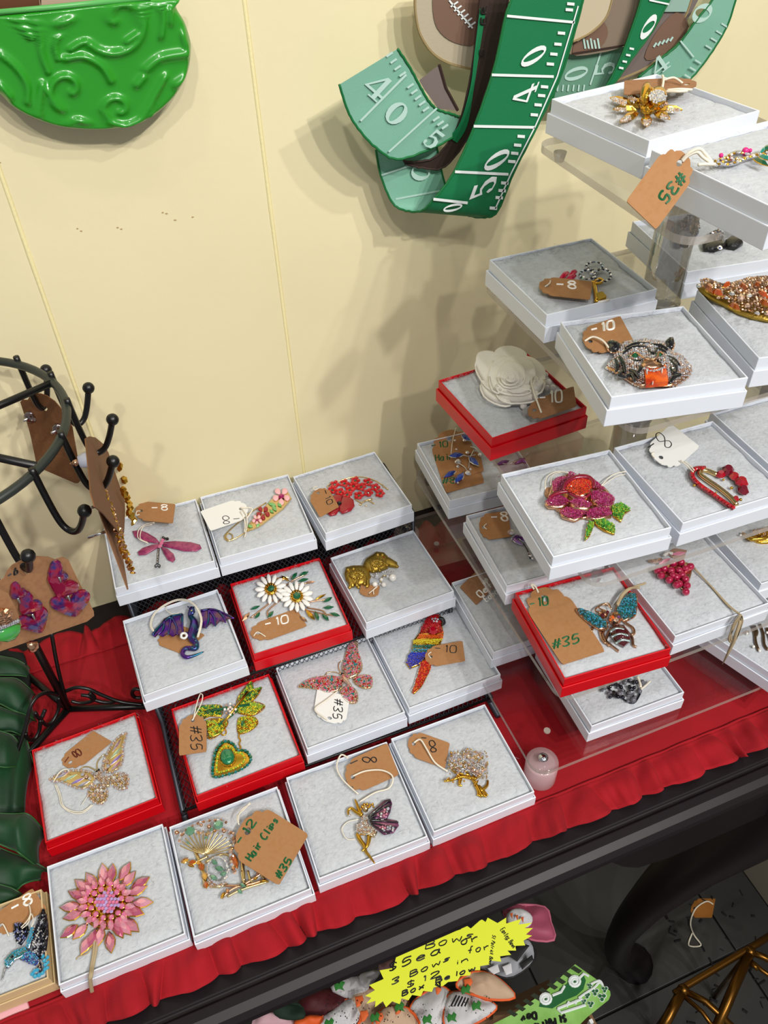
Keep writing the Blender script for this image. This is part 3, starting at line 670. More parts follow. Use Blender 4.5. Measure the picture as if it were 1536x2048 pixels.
# --- daisies
b=Br('daisies',FA,'daisy_brooch','gold brooch of two white daisies with green stone leaves',c=(1150,970))
wen=M('white_enamel',(236,234,230),.2,coat=.6)
for L in ([(950,1110),(1040,1040),(1150,960),(1250,1050),(1350,1080),(1460,1100)],[(1100,980),(1180,900),(1280,850)],[(1150,960),(1200,920),(1320,900)],[(1250,1030),(1330,1010),(1420,1000)],[(1130,1000),(1050,1070),(1060,1110)],[(1010,870),(1060,900),(1160,880)],[(1280,1050),(1380,1070),(1390,1110)]): b.tube('stem',rgold_m,L,.0007,.0015)
b.marqs('green_leaf',emer_g,[(1188,885,1225,843,24),(1238,860,1292,838,24),(1230,895,1292,880,22),(1195,930,1230,895,20),(1380,1018,1432,988,26),(1378,1052,1442,1046,26),(1330,1070,1350,1128,26),(1372,1088,1412,1128,26),(1418,1082,1478,1100,24),(948,1062,1005,1040,20),(975,1115,1005,1078,22),(1050,1110,1085,1070,24),(1150,1000,1180,990,12)],.0018,.0018)
b.marqs('gold_leaf',[rgold_m,gold_m],[(898,1132,945,1078,28),(1275,1062,1330,1125,28),(1240,1100,1285,1135,20),(1100,880,1175,872,22),(1015,892,1060,868,20),(1330,1005,1395,970,16),(1270,905,1330,895,18),(1130,860,1180,895,18)],.0014,.0018)
for cx,cy,r,n in ((1068,942,96,13),(1222,985,100,14)):
    for i in range(n):
        a=2*math.pi*i/n+.2; ca,sa=math.cos(a),math.sin(a)*.95; q=(-math.sin(a)*.95,math.cos(a))
        b.dome('petal',wen,[(cx+r*(t*ca)+q[0]*w*r,cy+r*(t*sa)+q[1]*w*r) for t,w in ((.34,.04),(.6,.13),(.84,.13),(.98,.03),(.98,-.03),(.84,-.13),(.6,-.13),(.34,-.04))],.0024,.0026)
    b.dome('gold_heart',gold_m,[(cx+r*.40*math.cos(t),cy+r*.38*math.sin(t)) for t in [k*.5236 for k in range(12)]],.0030,.0026); b.gems('heart_stone',emer_g,[(cx,cy-6,r*.24)],.0056,.6)
    b.balls('gold_bead',gold_m,[(cx+r*.34*math.cos(t),cy+r*.32*math.sin(t),5) for t in [k*.42 for k in range(15)]],.005,sep=False)
price_tag(FA,(1282,1160),(1220,1056),(985,1268),ztop('daisies'),'tan price tag marked -10 tucked under the two daisies',kraft_m,[('-10',(1038,1172),(1172,1138),(-6,-44),ink_w,.0007)],[(968,1222,1),(992,1202,2),(1038,1225,1)])
# --- dragon
irid=M('iridescent_metal',(88,40,140),.22,metal=.85,coat=.5,var=(130,(16,96,120),.42,.62)); irid2=M('iridescent_gold',(120,84,90),.25,metal=.85,var=(160,(84,34,130),.4,.6))
b=Br('dragon',FA,'dragon_brooch','iridescent purple and teal dragon brooch with spread wings',c=(600,1200))
lw=[(370,1215),(372,1195),(410,1160),(440,1120),(480,1100),(545,1088),(530,1120),(548,1160),(560,1200),(540,1222),(515,1208),(490,1222),(460,1205),(430,1222),(400,1208),(385,1226)]
rw=[(660,1066),(710,1058),(770,1074),(830,1098),(852,1115),(810,1118),(800,1138),(770,1128),(740,1160),(715,1140),(685,1172),(652,1165),(650,1110)]
for w in (lw,rw): b.slab('wing_skin',irid2,w,.0012,.0035)
for L in ([(368,1212),(410,1160),(480,1100),(545,1090)],[(480,1100),(470,1160),(462,1205)],[(480,1100),(510,1160),(515,1208)],[(440,1125),(430,1180),(400,1208)],[(545,1090),(545,1160),(550,1205)],[(655,1068),(740,1062),(850,1113)],[(700,1060),(735,1110),(740,1160)],[(700,1060),(700,1120),(685,1172)],[(760,1070),(790,1105),(800,1138)],[(560,1200),(600,1200)]): b.tube('wing_bone',irid,L,[.0012,.0010,.0006],.0050)
b.tube('body',irid,[(598,1068,3),(590,1095,2),(612,1128,2),(612,1175,2),(600,1225,1),(628,1262,0),(622,1292,0),(568,1290,0),(545,1322,0),(570,1343,0),(620,1332,0),(672,1310,0)],[.0024,.0020,.0032,.0042,.0038,.0026,.0022,.0022,.0020,.0018,.0012,.0004],.003,m=8)
b.dome('head',irid,[(584,1060),(598,1046),(618,1050),(622,1075),(610,1095),(592,1090)],.003,.005); b.marqs('horn',irid,[(585,1050,575,1040,8),(615,1050,622,1038,8)],.001,.006)
b.edge('back_spike',[irid,teal_g],[(605,1100),(616,1150),(606,1210),(630,1260),(600,1290),(560,1295)],.0007,.0022,.0065,closed=False)
b.tube('claw',irid,[(610,1180),(640,1190),(632,1215)],.001,.005); b.gems('eye',yel_g,[(600,1066,4)],.008)
price_tag(FA,(540,1325),(680,1212),(365,1255),ztop('dragon'),'tan tag lying face down under the dragon brooch',kraft_m,[])
sg=Br('dragon',FA,'tie_string','long white string loop arching over the dragon brooch','string',(500,1030))
for d in (0,7): sg.tube('strand',string_m,[(378+d,1195,4),(355+d,1150,3),(378+d,1085,2),(440,1032+d,2),(520,1000+d,3),(590,1010+d,6),(640-d,1060,9),(662-d,1130,9),(640-d,1225,4)],.0005)
sg.tube('strand',string_m,[(455,1040,2),(450,1062,2),(490,1088,2),(525,1080,2)],.0004); sg.tube('paper_ring',wtag_m,[(540,1205,6),(560,1200,6),(572,1215,6),(560,1230,6),(540,1225,6),(540,1205,6)],.0011)
# --- arrow and heart
b=Br('arrow',FC,'arrow_heart_brooch','green and gold brooch of arrows, knot and hanging heart',c=(1100,330))
gg=[lime_g,emer_g,yel_g,green_g]
A1=[(1140,232),(1205,150),(1218,188),(1256,180),(1222,236),(1150,268)]; A2=[(944,276),(1000,265),(1062,268),(1062,318),(1005,318),(942,346)]; A3=[(1130,272),(1200,246),(1272,268),(1222,312),(1150,305)]; A4=[(990,340),(1070,330),(1095,350),(1060,400),(1002,426)]
for A,mm in ((A1,gg),(A2,gg),(A3,[lime_g,yel_g]),(A4,[yel_g,gold_m,lime_g])): b.pave('arrow_stones',mm,A,1.5,.0012,.0012,fill=gold_m); b.edge('gold_edge',gold_m,A,.0005,.0009,.0012)
b.tube('arrow_shaft',emer_g,[(1010,292),(1200,262)],.0014,.003); b.tube('arrow_shaft',gold_m,[(1070,355),(1190,200)],.0012,.004); b.tube('arrow_shaft',emer_g,[(1050,360),(1140,290)],.0014,.003)
b.balls('knot_pearl',[pearl_m,champ_g],[(1105+r*math.cos(t),285+r*math.sin(t),7) for r in (10,26) for t in [k*.785 for k in range(8)]],.003,sep=False)
h2=[(1145,400),(1140,350),(1150,325),(1175,322),(1195,318),(1225,325),(1238,350),(1220,375),(1185,395)]
b.pave('small_heart_stones',[lime_g,yel_g,gold_m],h2,1.4,.001,.0012,fill=gold_m); b.edge('small_heart_edge',gold_m,h2,.0006,.001,.001); b.marqs('small_heart_stone',emer_g,[(1158,370,1172,335,18)],.002,.002)
h1=[(1018,612),(1018,530),(1035,470),(1075,432),(1118,443),(1145,478),(1180,478),(1210,510),(1202,545),(1155,580),(1080,606)]
b.dome('heart_plate',gold_m,h1,.0018,.0004); b.edge('heart_edge',[emer_g,teal_g],[(1110+(x-1110)*.93,530+(y-530)*.93) for x,y in h1],.0014,.0026,.002); b.edge('heart_inner_row',[lime_g,yel_g],[(1105+(x-1110)*.68,528+(y-530)*.68) for x,y in h1],.0010,.0019,.0022)
b.dome('heart_stone',gem('emerald_drop',(10,120,74)),[(1092+34*math.cos(t),515+38*math.sin(t)*(1 if math.sin(t)>0 else 1)) for t in [k*.45 for k in range(14)]],.0035,.002)
b.edge('heart_stone_rim',gold_m,[(1092+38*math.cos(t),515+42*math.sin(t)) for t in [k*.6 for k in range(10)]],.0007,.001,.0025)
b.tube('chain',gold_m,[(1150,400),(1146,418),(1154,434),(1148,450),(1155,466),(1150,478)],.0007); b.tube('ring',gold_m,[(1060,395),(1070,410),(1085,400),(1080,380),(1062,385),(1060,395)],.0006)
price_tag(FC,(860,508),(992,489),(860,322),ztop('arrow')+.004,'tan price tag marked #35 beside the green arrow brooch',kraft_m,[('#35',(914,368),(916,484),(54,0),ink_k,.00045)],[[(930,340,2),(948,260,2),(962,218,2)],[(925,345,2),(965,270,2),(975,225,2),(962,215,2)]])
# --- clear butterfly
b=Br('clearbf',FC2,'butterfly_brooch','iridescent clear butterfly brooch edged with champagne crystals',c=(780,1230))
ur=[(1000,885),(972,1000),(975,1080),(950,1160),(880,1210),(810,1190),(820,1100),(870,1000),(930,920)]; ul=[(385,1255),(430,1225),(520,1190),(640,1182),(730,1200),(760,1250),(720,1310),(640,1335),(560,1310),(480,1275),(420,1272)]
lr=[(865,1235),(950,1205),(1008,1235),(998,1325),(930,1332),(880,1285)]; ll=[(735,1305),(800,1298),(842,1340),(842,1405),(800,1452),(735,1430),(697,1390),(700,1340)]
for w in (ur,ul): b.dome('wing_plate',pgold_m,w,.0014,.0004); b.edge('wing_edge',[champ_g,crystal_m],[(sum(p[0] for p in w)/len(w)*.06+x*.94,sum(p[1] for p in w)/len(w)*.06+y*.94) for x,y in w],.0011,.0021,.0014)
for w in (lr,ll): b.pave('wing_stones',[champ_g,crystal_m,pgold_m],w,1.5,.001,.0014,fill=pgold_m); b.edge('wing_edge',[champ_g,crystal_m],w,.0010,.0019,.0012)
au=[aurora_m,gem('aurora_green',(196,226,196),.6),gem('aurora_violet',(170,150,226),.6),aurora_m]
b.marqs('wing_stripe',au,[(440,1250,545,1196,24),(500,1270,610,1216,24),(560,1292,665,1246,24),(610,1315,712,1268,24),(885,1040,955,935,24),(870,1095,962,1000,24),(868,1145,962,1055,24),(875,1185,955,1110,24)],.0016,.0016)
b.gems('round_stone',[crystal_m,champ_g],[(650,1215,16),(680,1232,18),(705,1250,15),(845,1115,16),(850,1150,17),(835,1170,14),(900,1245,18),(735,1375,17),(800,1345,15),(940,1255,14),(770,1340,14),(950,1300,12)],.0022)
b.pave('body_stones',[champ_g,crystal_m],[(755,1195),(790,1190),(860,1240),(862,1310),(830,1315),(750,1240)],1.5,.0015,.0025,fill=pgold_m)
b.balls('eye',black_g,[(762,1192,9),(778,1180,9)],.003); b.tube('antenna',pgold_m,[(765,1185),(768,1120),(815,1062),(830,1068)],.0005); b.tube('antenna',pgold_m,[(760,1188),(700,1158),(650,1162),(635,1185)],.0005)
price_tag(FC2,(735,874),(884,962),(440,1112),ztop('clearbf'),'olive-tan price tag marked -8 behind the clear butterfly',kraft_m,[('8',(655,1062),(612,1010),(-55,25),ink_r,.0006),('-',(522,1132),(560,1080),(-22,-14),ink_r,.0006)])
sg=Br('clearbf',FC2,'tie_string','cream string loop curling below the left wing of the clear butterfly','string',(560,1500))
for d in (0,12): sg.tube('strand',string_m,[(430+d,1290,2),(465+d,1380,1),(485+d,1460,1),(560,1515-d,1),(650,1520-d,1),(735-d,1455,2)],.0004)
sg.tube('strand',string_m,[(420,1275,3),(470,1200,4),(520,1175,4),(545,1190,4)],.0005); sg.tube('strand',string_m,[(640,1460,1),(700,1370,1)],.0003)
# --- pink crystal flower
b=Br('pinkflower',FD,'crystal_flower_brooch','large pink crystal chrysanthemum brooch with long petals',c=(510,500))
tips=[(415,352),(492,308),(543,309),(625,301),(650,345),(716,373),(704,415),(733,492),(690,548),(666,632),(628,648),(590,662),(535,733),(470,702),(425,712),(390,741),(352,668),(293,661),(305,570),(289,517),(330,440),(362,385)]
b.dome('gold_base',gold_m,[(510+130*math.cos(t),505+120*math.sin(t)) for t in [k*.35 for k in range(18)]],.0036,.0004)
rose_l=gem('rose_light',(230,158,176),.35); rose_d=gem('rose_deep',(186,92,122),.35)
for i,(tx,ty) in enumerate(tips):
    dx,dy=510-tx,500-ty; L=math.hypot(dx,dy); q=(tx+dx/L*min(98,L*.6),ty+dy/L*min(98,L*.6))
    b.marqs('petal',[rose_g,rose_l,rose_d][i%3],[(q[0],q[1],tx,ty,44)],.0034,.0016,back=gold_m)
for i in range(20):
    a=i*.314+.12; b.marqs('inner_petal',[rose_l,rose_g][i%2],[(510+88*math.cos(a),498+80*math.sin(a),510+142*math.cos(a),498+132*math.sin(a),30)],.003,.0040)
for R0,n,r,bs in ((104,16,13,.0052),(76,12,13,.0060)):
    for i in range(n):
        a=i*2*math.pi/n+.2; x,y=510+R0*math.cos(a),495+R0*.92*math.sin(a)
        b.dome('gold_cup',gold_m,[(x+18*math.cos(t),y+17*math.sin(t)) for t in [k*.785 for k in range(8)]],.0012,bs-.001); b.gems('cup_stone',pink_g,[(x,y,r)],bs)
b.gems('centre_stone',[lilac_g,pink_g],[(510+x*17+(8 if y%2 else 0),490+y*15,9) for x in range(-3,4) for y in range(-3,4) if x*x+y*y<12],.0066)
z=ztop('pinkflower')
tw=thing('tan_ties','two tan cord ends hanging from the pink flower over the box front','string',U(FD,450,750,z))
yb=BX['pinkflower'][1]-.0475
for d in (0,16):
    MB().tube(smooth([U(FD,470-d,660,z+.002),U(FD,458-d*.6,740,z+.002),U(FD,446-d*.5,800,z+.002),U(FD,440-d*.4,840,z+.0045),Vector((U(FD,436-d*.3,870,PY(yb)))),U(FD,452-d*.4,960,PY(yb-.001)),U(FD,474-d*.5,1090,PY(yb-.003))],5),.0011,6).build('cord',twine_m,tw,smooth=True)
MB().tube(smooth([U(FD,450,690,z+.001),U(FD,420,735,z),U(FD,380,750,z),U(FD,365,765,z)],4),.0005,5).build('cord_fray',twine_m,tw)
# --- hair clips
b=Br('hair',FD,'hair_clips','tangle of gold crystal hair clips with green and amber stones','hair clip',(1000,280))
for i in range(15):
    a=R(200+i*10.5); b.tube('fan_wire',pgold_m,[(985,262),(985+75*math.cos(a),262+62*math.sin(a),2),(992+140*math.cos(a)*.97,255+118*math.sin(a)*.92,3)],.0005,.003)
b.edge('fan_rim',[champ_g,crystal_m,rgold_m],[(862,195),(880,160),(930,150),(990,165),(1060,140),(1130,165)],.0013,.0022,.005,closed=False); b.edge('fan_rim',[crystal_m,rgold_m],[(845,150),(880,165),(930,120),(1000,100),(1060,98),(1090,110)],.0012,.0022,.005,closed=False)
gr=gem('sea_green',(110,160,130),.4)
b.gems('green_stone',gr,[(912,148,24),(1048,120,24)],.0055); b.gems('green_stone',gr,[(990,182,9),(1015,140,8),(905,205,8)],.005); b.balls('bead',rgold_m,[(848,156,11),(1003,128,10),(965,120,8),(1075,150,9)],.003)
b.edge('stone_rope',[champ_g,crystal_m,rgold_m],[(1105,160),(1125,200),(1108,250),(1112,300),(1125,345)],.0017,.0026,.003,closed=False); b.tube('clip_bar',pgold_m,[(930,230),(955,290),(975,345),(985,420)],.0014,.001); b.tube('clip_bar',pgold_m,[(1140,170),(1160,260),(1165,330),(1170,390)],.0016,.002)
b.marqs('amber_stone',[amber_g,gem('honey',(214,160,60))],[(958,300,975,340,26),(975,345,988,385,24),(985,390,992,425,24),(870,300,905,285,20),(905,300,945,298,22),(945,310,960,292,18),(1120,260,1140,330,24)],.002,.003,back=gold_m)
b.marqs('green_leaf',gr,[(1015,290,1045,310,24),(1030,325,1075,335,26),(1005,365,1045,380,24),(1055,360,1090,350,22),(1140,430,1165,450,20),(1150,405,1180,415,18)],.0025,.004)
ov=[(1045+48*math.cos(t),335+62*math.sin(t)) for t in [k*.52 for k in range(12)]]; b.edge('crystal_ring',crystal_m,ov,.0012,.0022,.004); b.pave('crystal_field',[crystal_m,champ_g],[(1000,370),(1050,390),(1095,400),(1060,420),(1010,420),(990,400)],1.6,.002,.001,fill=pgold_m)
for L in ([(1065,472),(1110,430),(1180,400),(1265,345)],[(1090,465),(1160,430),(1290,390)],[(1080,412),(1150,412),(1200,405),(1280,380)],[(1160,340),(1168,390),(1190,420)],[(880,290),(930,300),(1000,270)],[(985,300),(1060,262),(1110,270)],[(1190,340),(1200,380),(1215,400)],[(1240,345),(1262,370),(1275,392)]): b.tube('branch',[rgold_m,pgold_m][len(L)%2],L,.0009,.003)
b.marqs('gold_leaf',[gold_m,rgold_m],[(1060,475,1080,440,18),(1100,450,1085,425,16),(1215,385,1240,370,12),(1255,365,1280,335,12),(1245,392,1292,388,12),(866,298,905,275,16),(900,310,935,322,14),(1230,360,1245,335,12)],.001,.004)
price_tag(FD,(1338,412),(1482,166),(1082,252),ztop('hair')+.007,'large tan price tag reading 12 Hair Clips #35, propped on the box rim',kraft_m,[('-12',(1155,217),(1232,108),(-29,-20),ink_g,.0007),('Hair Clips',(1207,295),(1340,100),(-29,-20),ink_g,.0007),('#35',(1345,382),(1405,292),(-28,-20),ink_g,.0007)],[[(1150,125,2),(1140,90,2),(1165,50,2),(1205,20,1)],[(1146,120,2),(1150,80,3),(1180,45,2),(1200,15,1)]])
# --- hummingbird
b=Br('kraft',FD,'hummingbird_brooch','blue and dark crystal hummingbird brooch with raised wings',c=(110,720))
b.pave('head_stones',[aqua_g,teal_g],[(25,805),(28,770),(60,735),(120,708),(140,725),(110,755),(75,770),(38,812)],1.35,.001,.003,fill=silver_m); b.pave('belly_stones',[gem('sky',(110,140,210),.4),blue_g,aqua_g],[(110,755),(140,725),(180,740),(195,780),(180,798),(140,788),(95,768)],1.35,.001,.003,fill=silver_m)
b.pave('neck_stones',aqua_g,[(150,615),(165,612),(158,660),(140,715),(122,710),(135,670)],1.3,.003,.0015,fill=silver_m); b.pave('wing_stones',[gun_m,crystal_m,gem('smoke',(80,80,96),.6)],[(155,715),(165,620),(190,560),(212,520),(226,570),(232,640),(222,720),(195,765),(165,750)],1.5,.0015,.002,fill=gun_m)
b.pave('wing_stones',[gem('periwinkle',(130,140,200),.5),crystal_m,gun_m],[(72,595),(110,590),(140,622),(125,660),(100,697),(78,682),(64,640)],1.4,.0015,.0018,fill=gun_m); b.marqs('feather',[gun_m],[(80,640,66,592,12),(95,640,88,590,12),(112,635,112,590,12),(128,640,135,600,12),(185,620,205,520,14),(200,640,226,545,14),(205,680,232,600,14),(205,720,232,660,14)],.0016,.003)
b.tube('beak',silver_m,[(28,805),(18,835),(8,870)],[.0010,.0007,.0003],.002); b.gems('eye',black_g,[(58,752,7)],.0045)
b.gems('tail_stone',aqua_g,[(205,750,10),(214,770,10),(218,790,10),(216,812,10),(205,830,10),(188,840,11),(170,846,11),(155,835,10),(165,820,9),(180,815,9),(228,755,9),(230,780,9),(228,805,9)],.0015); b.pave('tail_base',[champ_g,gun_m],[(180,795),(198,780),(200,815),(188,825)],1.2,.001,.0015,fill=gun_m)
price_tag(FD,(226,522),(156,425),(8,672),ztop('kraft'),'tan price tag marked -8 above the hummingbird brooch',kraft_m,[('-8',(60,545),(160,492),(-8,-48),ink_w,.0008)],[(8,600,1),(22,605,2),(45,655,1)])
sg=Br('kraft',FD,'tie_string','white thread loop over the hummingbird wing','string',(145,560))
sg.tube('strand',string_m,[(105,618,5),(135,590,5),(150,545,4),(160,580,5),(150,610,5)],.0004); sg.tube('strand',string_m,[(100,612,5),(130,580,5),(146,545,4),(140,500,2)],.0004)
# --- fairy
b=Br('fairy',FE,'fairy_brooch','gold fairy brooch with crystal dress and purple black wings',c=(490,680))
wd=M('dark_purple_wing',(64,28,62),.15,metal=.5,coat=.6,var=(150,(150,84,120),.45,.7))
w1=[(480,640),(520,600),(570,552),(605,543),(616,570),(604,620),(588,652),(520,656)]; w2=[(490,662),(600,655),(645,664),(652,690),(622,732),(570,742),(520,702)]
for w in (w1,w2): b.dome('wing',wd,w,.0014,.002)
for L in ([(482,642),(530,602),(605,548)],[(485,646),(550,600),(612,575)],[(488,650),(560,620),(606,610)],[(490,662),(580,665),(650,672)],[(495,670),(580,690),(640,700)],[(500,680),(560,715),(600,732)],[(482,642),(520,655),(590,652)]): b.tube('wing_vein',black_g,L,.0006,.0038)
b.pave('wing_glitter',[crystal_m,rose_g],[(525,640),(590,590),(605,600),(585,645)],2.4,.003,.0008); b.pave('wing_glitter',[crystal_m,rose_g],[(540,700),(620,680),(625,715),(575,732)],2.2,.003,.0008)
b.tube('arm',gold_m,[(378,635),(374,608),(392,594),(418,615),(450,632)],[.0006,.0010,.0012,.0013,.0016],.003); b.tube('arm',gold_m,[(450,632),(432,600),(422,570),(412,545)],[.0016,.0012,.001,.0006],.003); b.tube('hand',crystal_m,[(378,640),(384,628)],.0010,.003)
b.dome('head',pgold_m,[(470+16*math.cos(t),600+18*math.sin(t)) for t in [k*.785 for k in range(8)]],.004,.003); b.balls('curl',gold_m,[(452,585,9),(462,574,9),(478,572,9),(494,578,9),(508,572,8),(512,586,7),(444,598,7),(488,588,8)],.003,sep=False)
b.pave('dress_stones',[crystal_m,champ_g],[(452,635),(482,640),(482,680),(500,695),(534,722),(522,752),(470,740),(420,738),(416,688),(445,680)],1.5,.002,.0025,fill=pgold_m)
b.tube('leg',gold_m,[(425,735),(438,765),(462,800),(472,832),(495,862),(520,896)],[.0016,.0017,.0015,.0012,.001,.0005],.002); b.tube('leg',gold_m,[(490,745),(486,775),(478,800),(462,818),(450,830)],[.0018,.0016,.0013,.001,.0006],.002)
price_tag(FE,(652,412),(588,238),(396,526),ztop('fairy')+.002,'tan price tag marked -8 above the fairy brooch',kraft_m,[('-',(388,358),(436,336),(-4,-14),ink_k,.0005),('8',(455,345),(450,312),(74,-2),ink_k,.0005)],[[(400,425,2),(470,400,3),(560,396,3),(618,430,3),(600,485,1),(520,512,1),(438,562,1)],[(430,520,1),(345,440,1),(312,370,1),(335,305,1),(375,322,1)]],sr=.0007)
sg=Br('fairy',FE,'tie_string','thin white thread loop left of the fairy dress','string',(370,700)); sg.tube('strand',string_m,[(430,655,2),(370,670,1),(340,710,1),(365,760,1),(410,765,1)],.0004)
# --- gold tree
b=Br('tree',FE,'tree_brooch','gold tree brooch with clear crystal leaves',c=(1040,400))
for L in ([(1110,530),(1085,480),(1060,440),(1020,400),(960,360)],[(1060,440),(1070,380),(1060,300)],[(1060,440),(1110,390),(1140,350)],[(1050,430),(1000,420),(940,440),(905,445)],[(1020,400),(1010,340),(1030,290)],[(1040,410),(960,395),(925,345)],[(1100,500),(1135,470),(1140,440)],[(990,430),(985,465),(1000,470)]): b.tube('branch',gold_m,L,[.0016,.0012,.0007],.0015)
for i in range(7): b.tube('root',gold_m,[(1070+i*4,470),(1085+i*6,500),(1085+i*9,525+(i%3)*4)],.0008,.0015)
b.pave('crystal_leaves',[crystal_m,crystal_m,champ_g,pgold_m],[(918,330),(945,290),(1000,300),(1030,265),(1100,295),(1145,370),(1138,445),(1080,430),(1040,400),(1000,405),(925,395)],1.6,.003,.002)
rr=random.Random(4)
b.gems('leaf_stone',[crystal_m,champ_g],[(930+rr.random()*205,285+rr.random()*125,8) for _ in range(46)],.0055,sep=False); b.balls('gold_bud',gold_m,[(930+rr.random()*210,280+rr.random()*150,4) for _ in range(60)]+[(905,445,7),(925,430,6),(950,450,6),(985,468,6),(1010,445,6),(940,290,6),(1030,270,6)],.004,sep=False)
b.marqs('gold_leaf',gold_m,[(905,448,935,425,12),(930,450,960,430,12),(960,430,985,410,12),(1075,440,1040,420,16),(1060,470,1090,440,16)],.001,.003)
price_tag(FE,(905,377),(932,238),(690,300),ztop('tree')+.001,'tan price tag marked -8 beside the gold tree brooch',kraft_m,[('-',(775,216),(808,218),(0,-14),ink_k,.0005),('8',(848,222),(812,226),(10,62),ink_k,.0005)],[(735,238,1),(770,228,3),(805,280,3),(850,350,2),(920,395,1)],sr=.0008)
# --- key
b=Br('key',FF,'key_brooch','gold key brooch with crystal bow and ruby stones',c=(400,1400))
b.marqs('ruby_stone',gem('hot_ruby',(214,20,70)),[(185,1385,255,1345,30),(225,1395,300,1365,34),(250,1360,305,1340,22)],.003,.001)
for cx,cy,rx,ry in ((415,1300,52,26),(470,1360,52,40),(370,1355,48,30)): b.edge('crystal_ring',[crystal_m,gun_m],[(cx+rx*math.cos(t),cy+ry*math.sin(t)) for t in [k*.6 for k in range(10)]],.0011,.0021,.002)
b.gems('bow_stone',crystal_m,[(400,1350,18),(420,1330,15),(345,1375,14)],.002); b.tube('shaft',gold_m,[(405,1400),(420,1440),(430,1530)],.0016,.001); b.tube('scroll',gold_m,[(395,1400),(440,1410),(470,1395),(450,1380),(420,1395)],.001,.002); b.slab('key_bit',gold_m,[(432,1485),(465,1478),(492,1508),(440,1530)],.0018,.0008); b.tube('key_collar',pearl_m,[(440,1532),(512,1518)],.001,.001)
price_tag(FF,(386,1518),(404,1402),(50,1482),ztop('key')+.004,'tan price tag marked -8 beside the ruby key brooch',kraft_m,[('-8',(170,1443),(300,1450),(0,-46),ink_w,.0007)],[(95,1440,1),(125,1425,2),(130,1400,1)])
# --- tiger
b=Br('tiger',FG,'tiger_brooch','tiger head brooch of clear crystals with black stripes and orange mouth',c=(920,690))
tg=[(705,712),(740,668),(760,620),(790,590),(900,574),(1000,590),(1040,640),(1092,660),(1138,715),(1120,762),(1060,802),(1010,806),(880,808),(830,785),(770,745)]
b.pave('crystals',[crystal_m,champ_g,crystal_m],tg,1.55,.0015,.0045,.010,fill=rgold_m); b.edge('crystal_edge',[crystal_m,champ_g],tg,.0010,.0020,.0008)
for e_ in ([(702,590),(720,580),(760,592),(778,606),(760,632),(720,628)],[(1000,590),(1020,568),(1046,566),(1052,590),(1040,622),(1012,612)]): b.dome('ear',black_g,e_,.004,.003); b.edge('ear_rim',rgold_m,e_,.0006,.0009,.004)
for L in ([(800,610),(850,590),(930,585)],[(930,590),(985,600),(1020,618)],[(790,635),(830,610),(890,605),(930,612)],[(945,612),(990,622),(1010,640)],[(750,665),(760,700),(752,730)],[(770,650),(790,690),(800,740)],[(800,760),(830,745),(850,780)],[(1010,650),(1050,670),(1080,700)],[(1020,665),(1055,700),(1065,730)],[(1030,700),(1050,740),(1090,745)],[(1030,790),(1050,760),(1090,745)],[(830,670),(860,680),(905,668)],[(955,665),(975,690),(970,705)],[(860,700),(880,715),(860,740)],[(930,650),(945,640),(935,630)],[(790,725),(770,745),(800,760)],[(900,600),(940,640),(975,600)],[(820,720),(850,735),(870,765)]): b.tube('stripe',black_g,L,[.0008,.0017,.0007],.0058)
b.gems('eye',emer_g,[(850,646,17),(974,642,17)],.007); b.tube('eye_rim',rgold_m,[(825,650),(850,630),(880,648),(905,664),(960,662),(975,628),(998,640)],.0006,.0085)
b.dome('muzzle',rgold_m,[(900,665),(930,672),(965,664),(960,700),(1000,712),(950,722),(895,718),(880,700)],.003,.006)
b.slab('mouth',M('orange_enamel',(226,96,16),.15,coat=1,var=(140,(176,40,10),.4,.6)),[(893,724),(940,744),(1002,716),(1017,802),(970,806),(905,813)],.003,.004); b.marqs('tooth',wen,[(908,722,914,748,9),(990,716,988,742,9),(940,800,942,784,7)],.0014,.007); b.edge('lip',crystal_m,[(900,715),(945,728),(1000,710)],.0009,.0019,.0075,closed=False)
price_tag(FG,(846,582),(773,446),(625,655),ztop('tiger')+.002,'tan price tag marked -10 above the tiger head brooch',kraft_m,[('-10',(625,540),(742,512),(-4,-42),ink_w,.0008)],[(590,580,1),(630,572,3),(680,592,3),(712,622,2)],sr=.0007)
# --- amber spray
b=Br('amber',FG,'amber_brooch','long spray brooch of amber and champagne crystals',c=(1400,350))
sp_=[(1168,282),(1215,272),(1290,300),(1350,292),(1420,268),(1500,262),(1600,262),(1600,470),(1536,466),(1450,450),(1380,425),(1300,382),(1235,352),(1190,318)]
b.pave('champagne_stones',[champ_g,rgold_m,gem('smoky_topaz',(120,84,60),.5)],sp_,2.1,.002,.007,.012,fill=agold_m)
b.marqs('amber_stone',[amber_g,gem('fire_amber',(206,84,20)),amber_g],[(1205,290,1250,335,28),(1245,325,1300,345,26),(1380,285,1425,325,28),(1460,285,1490,305,26),(1475,330,1536,360,28),(1490,375,1536,400,26),(1330,395,1390,420,20),(1300,300,1340,290,18),(1520,300,1570,330,26)],.004,.008,back=gold_m)
b.gems('round_stone',[crystal_m,champ_g],[(1350,330,15),(1395,350,20),(1440,340,14),(1280,350,10),(1320,350,12),(1430,390,14),(1480,430,14),(1530,430,14),(1180,290,12),(1235,285,10)],.0105)
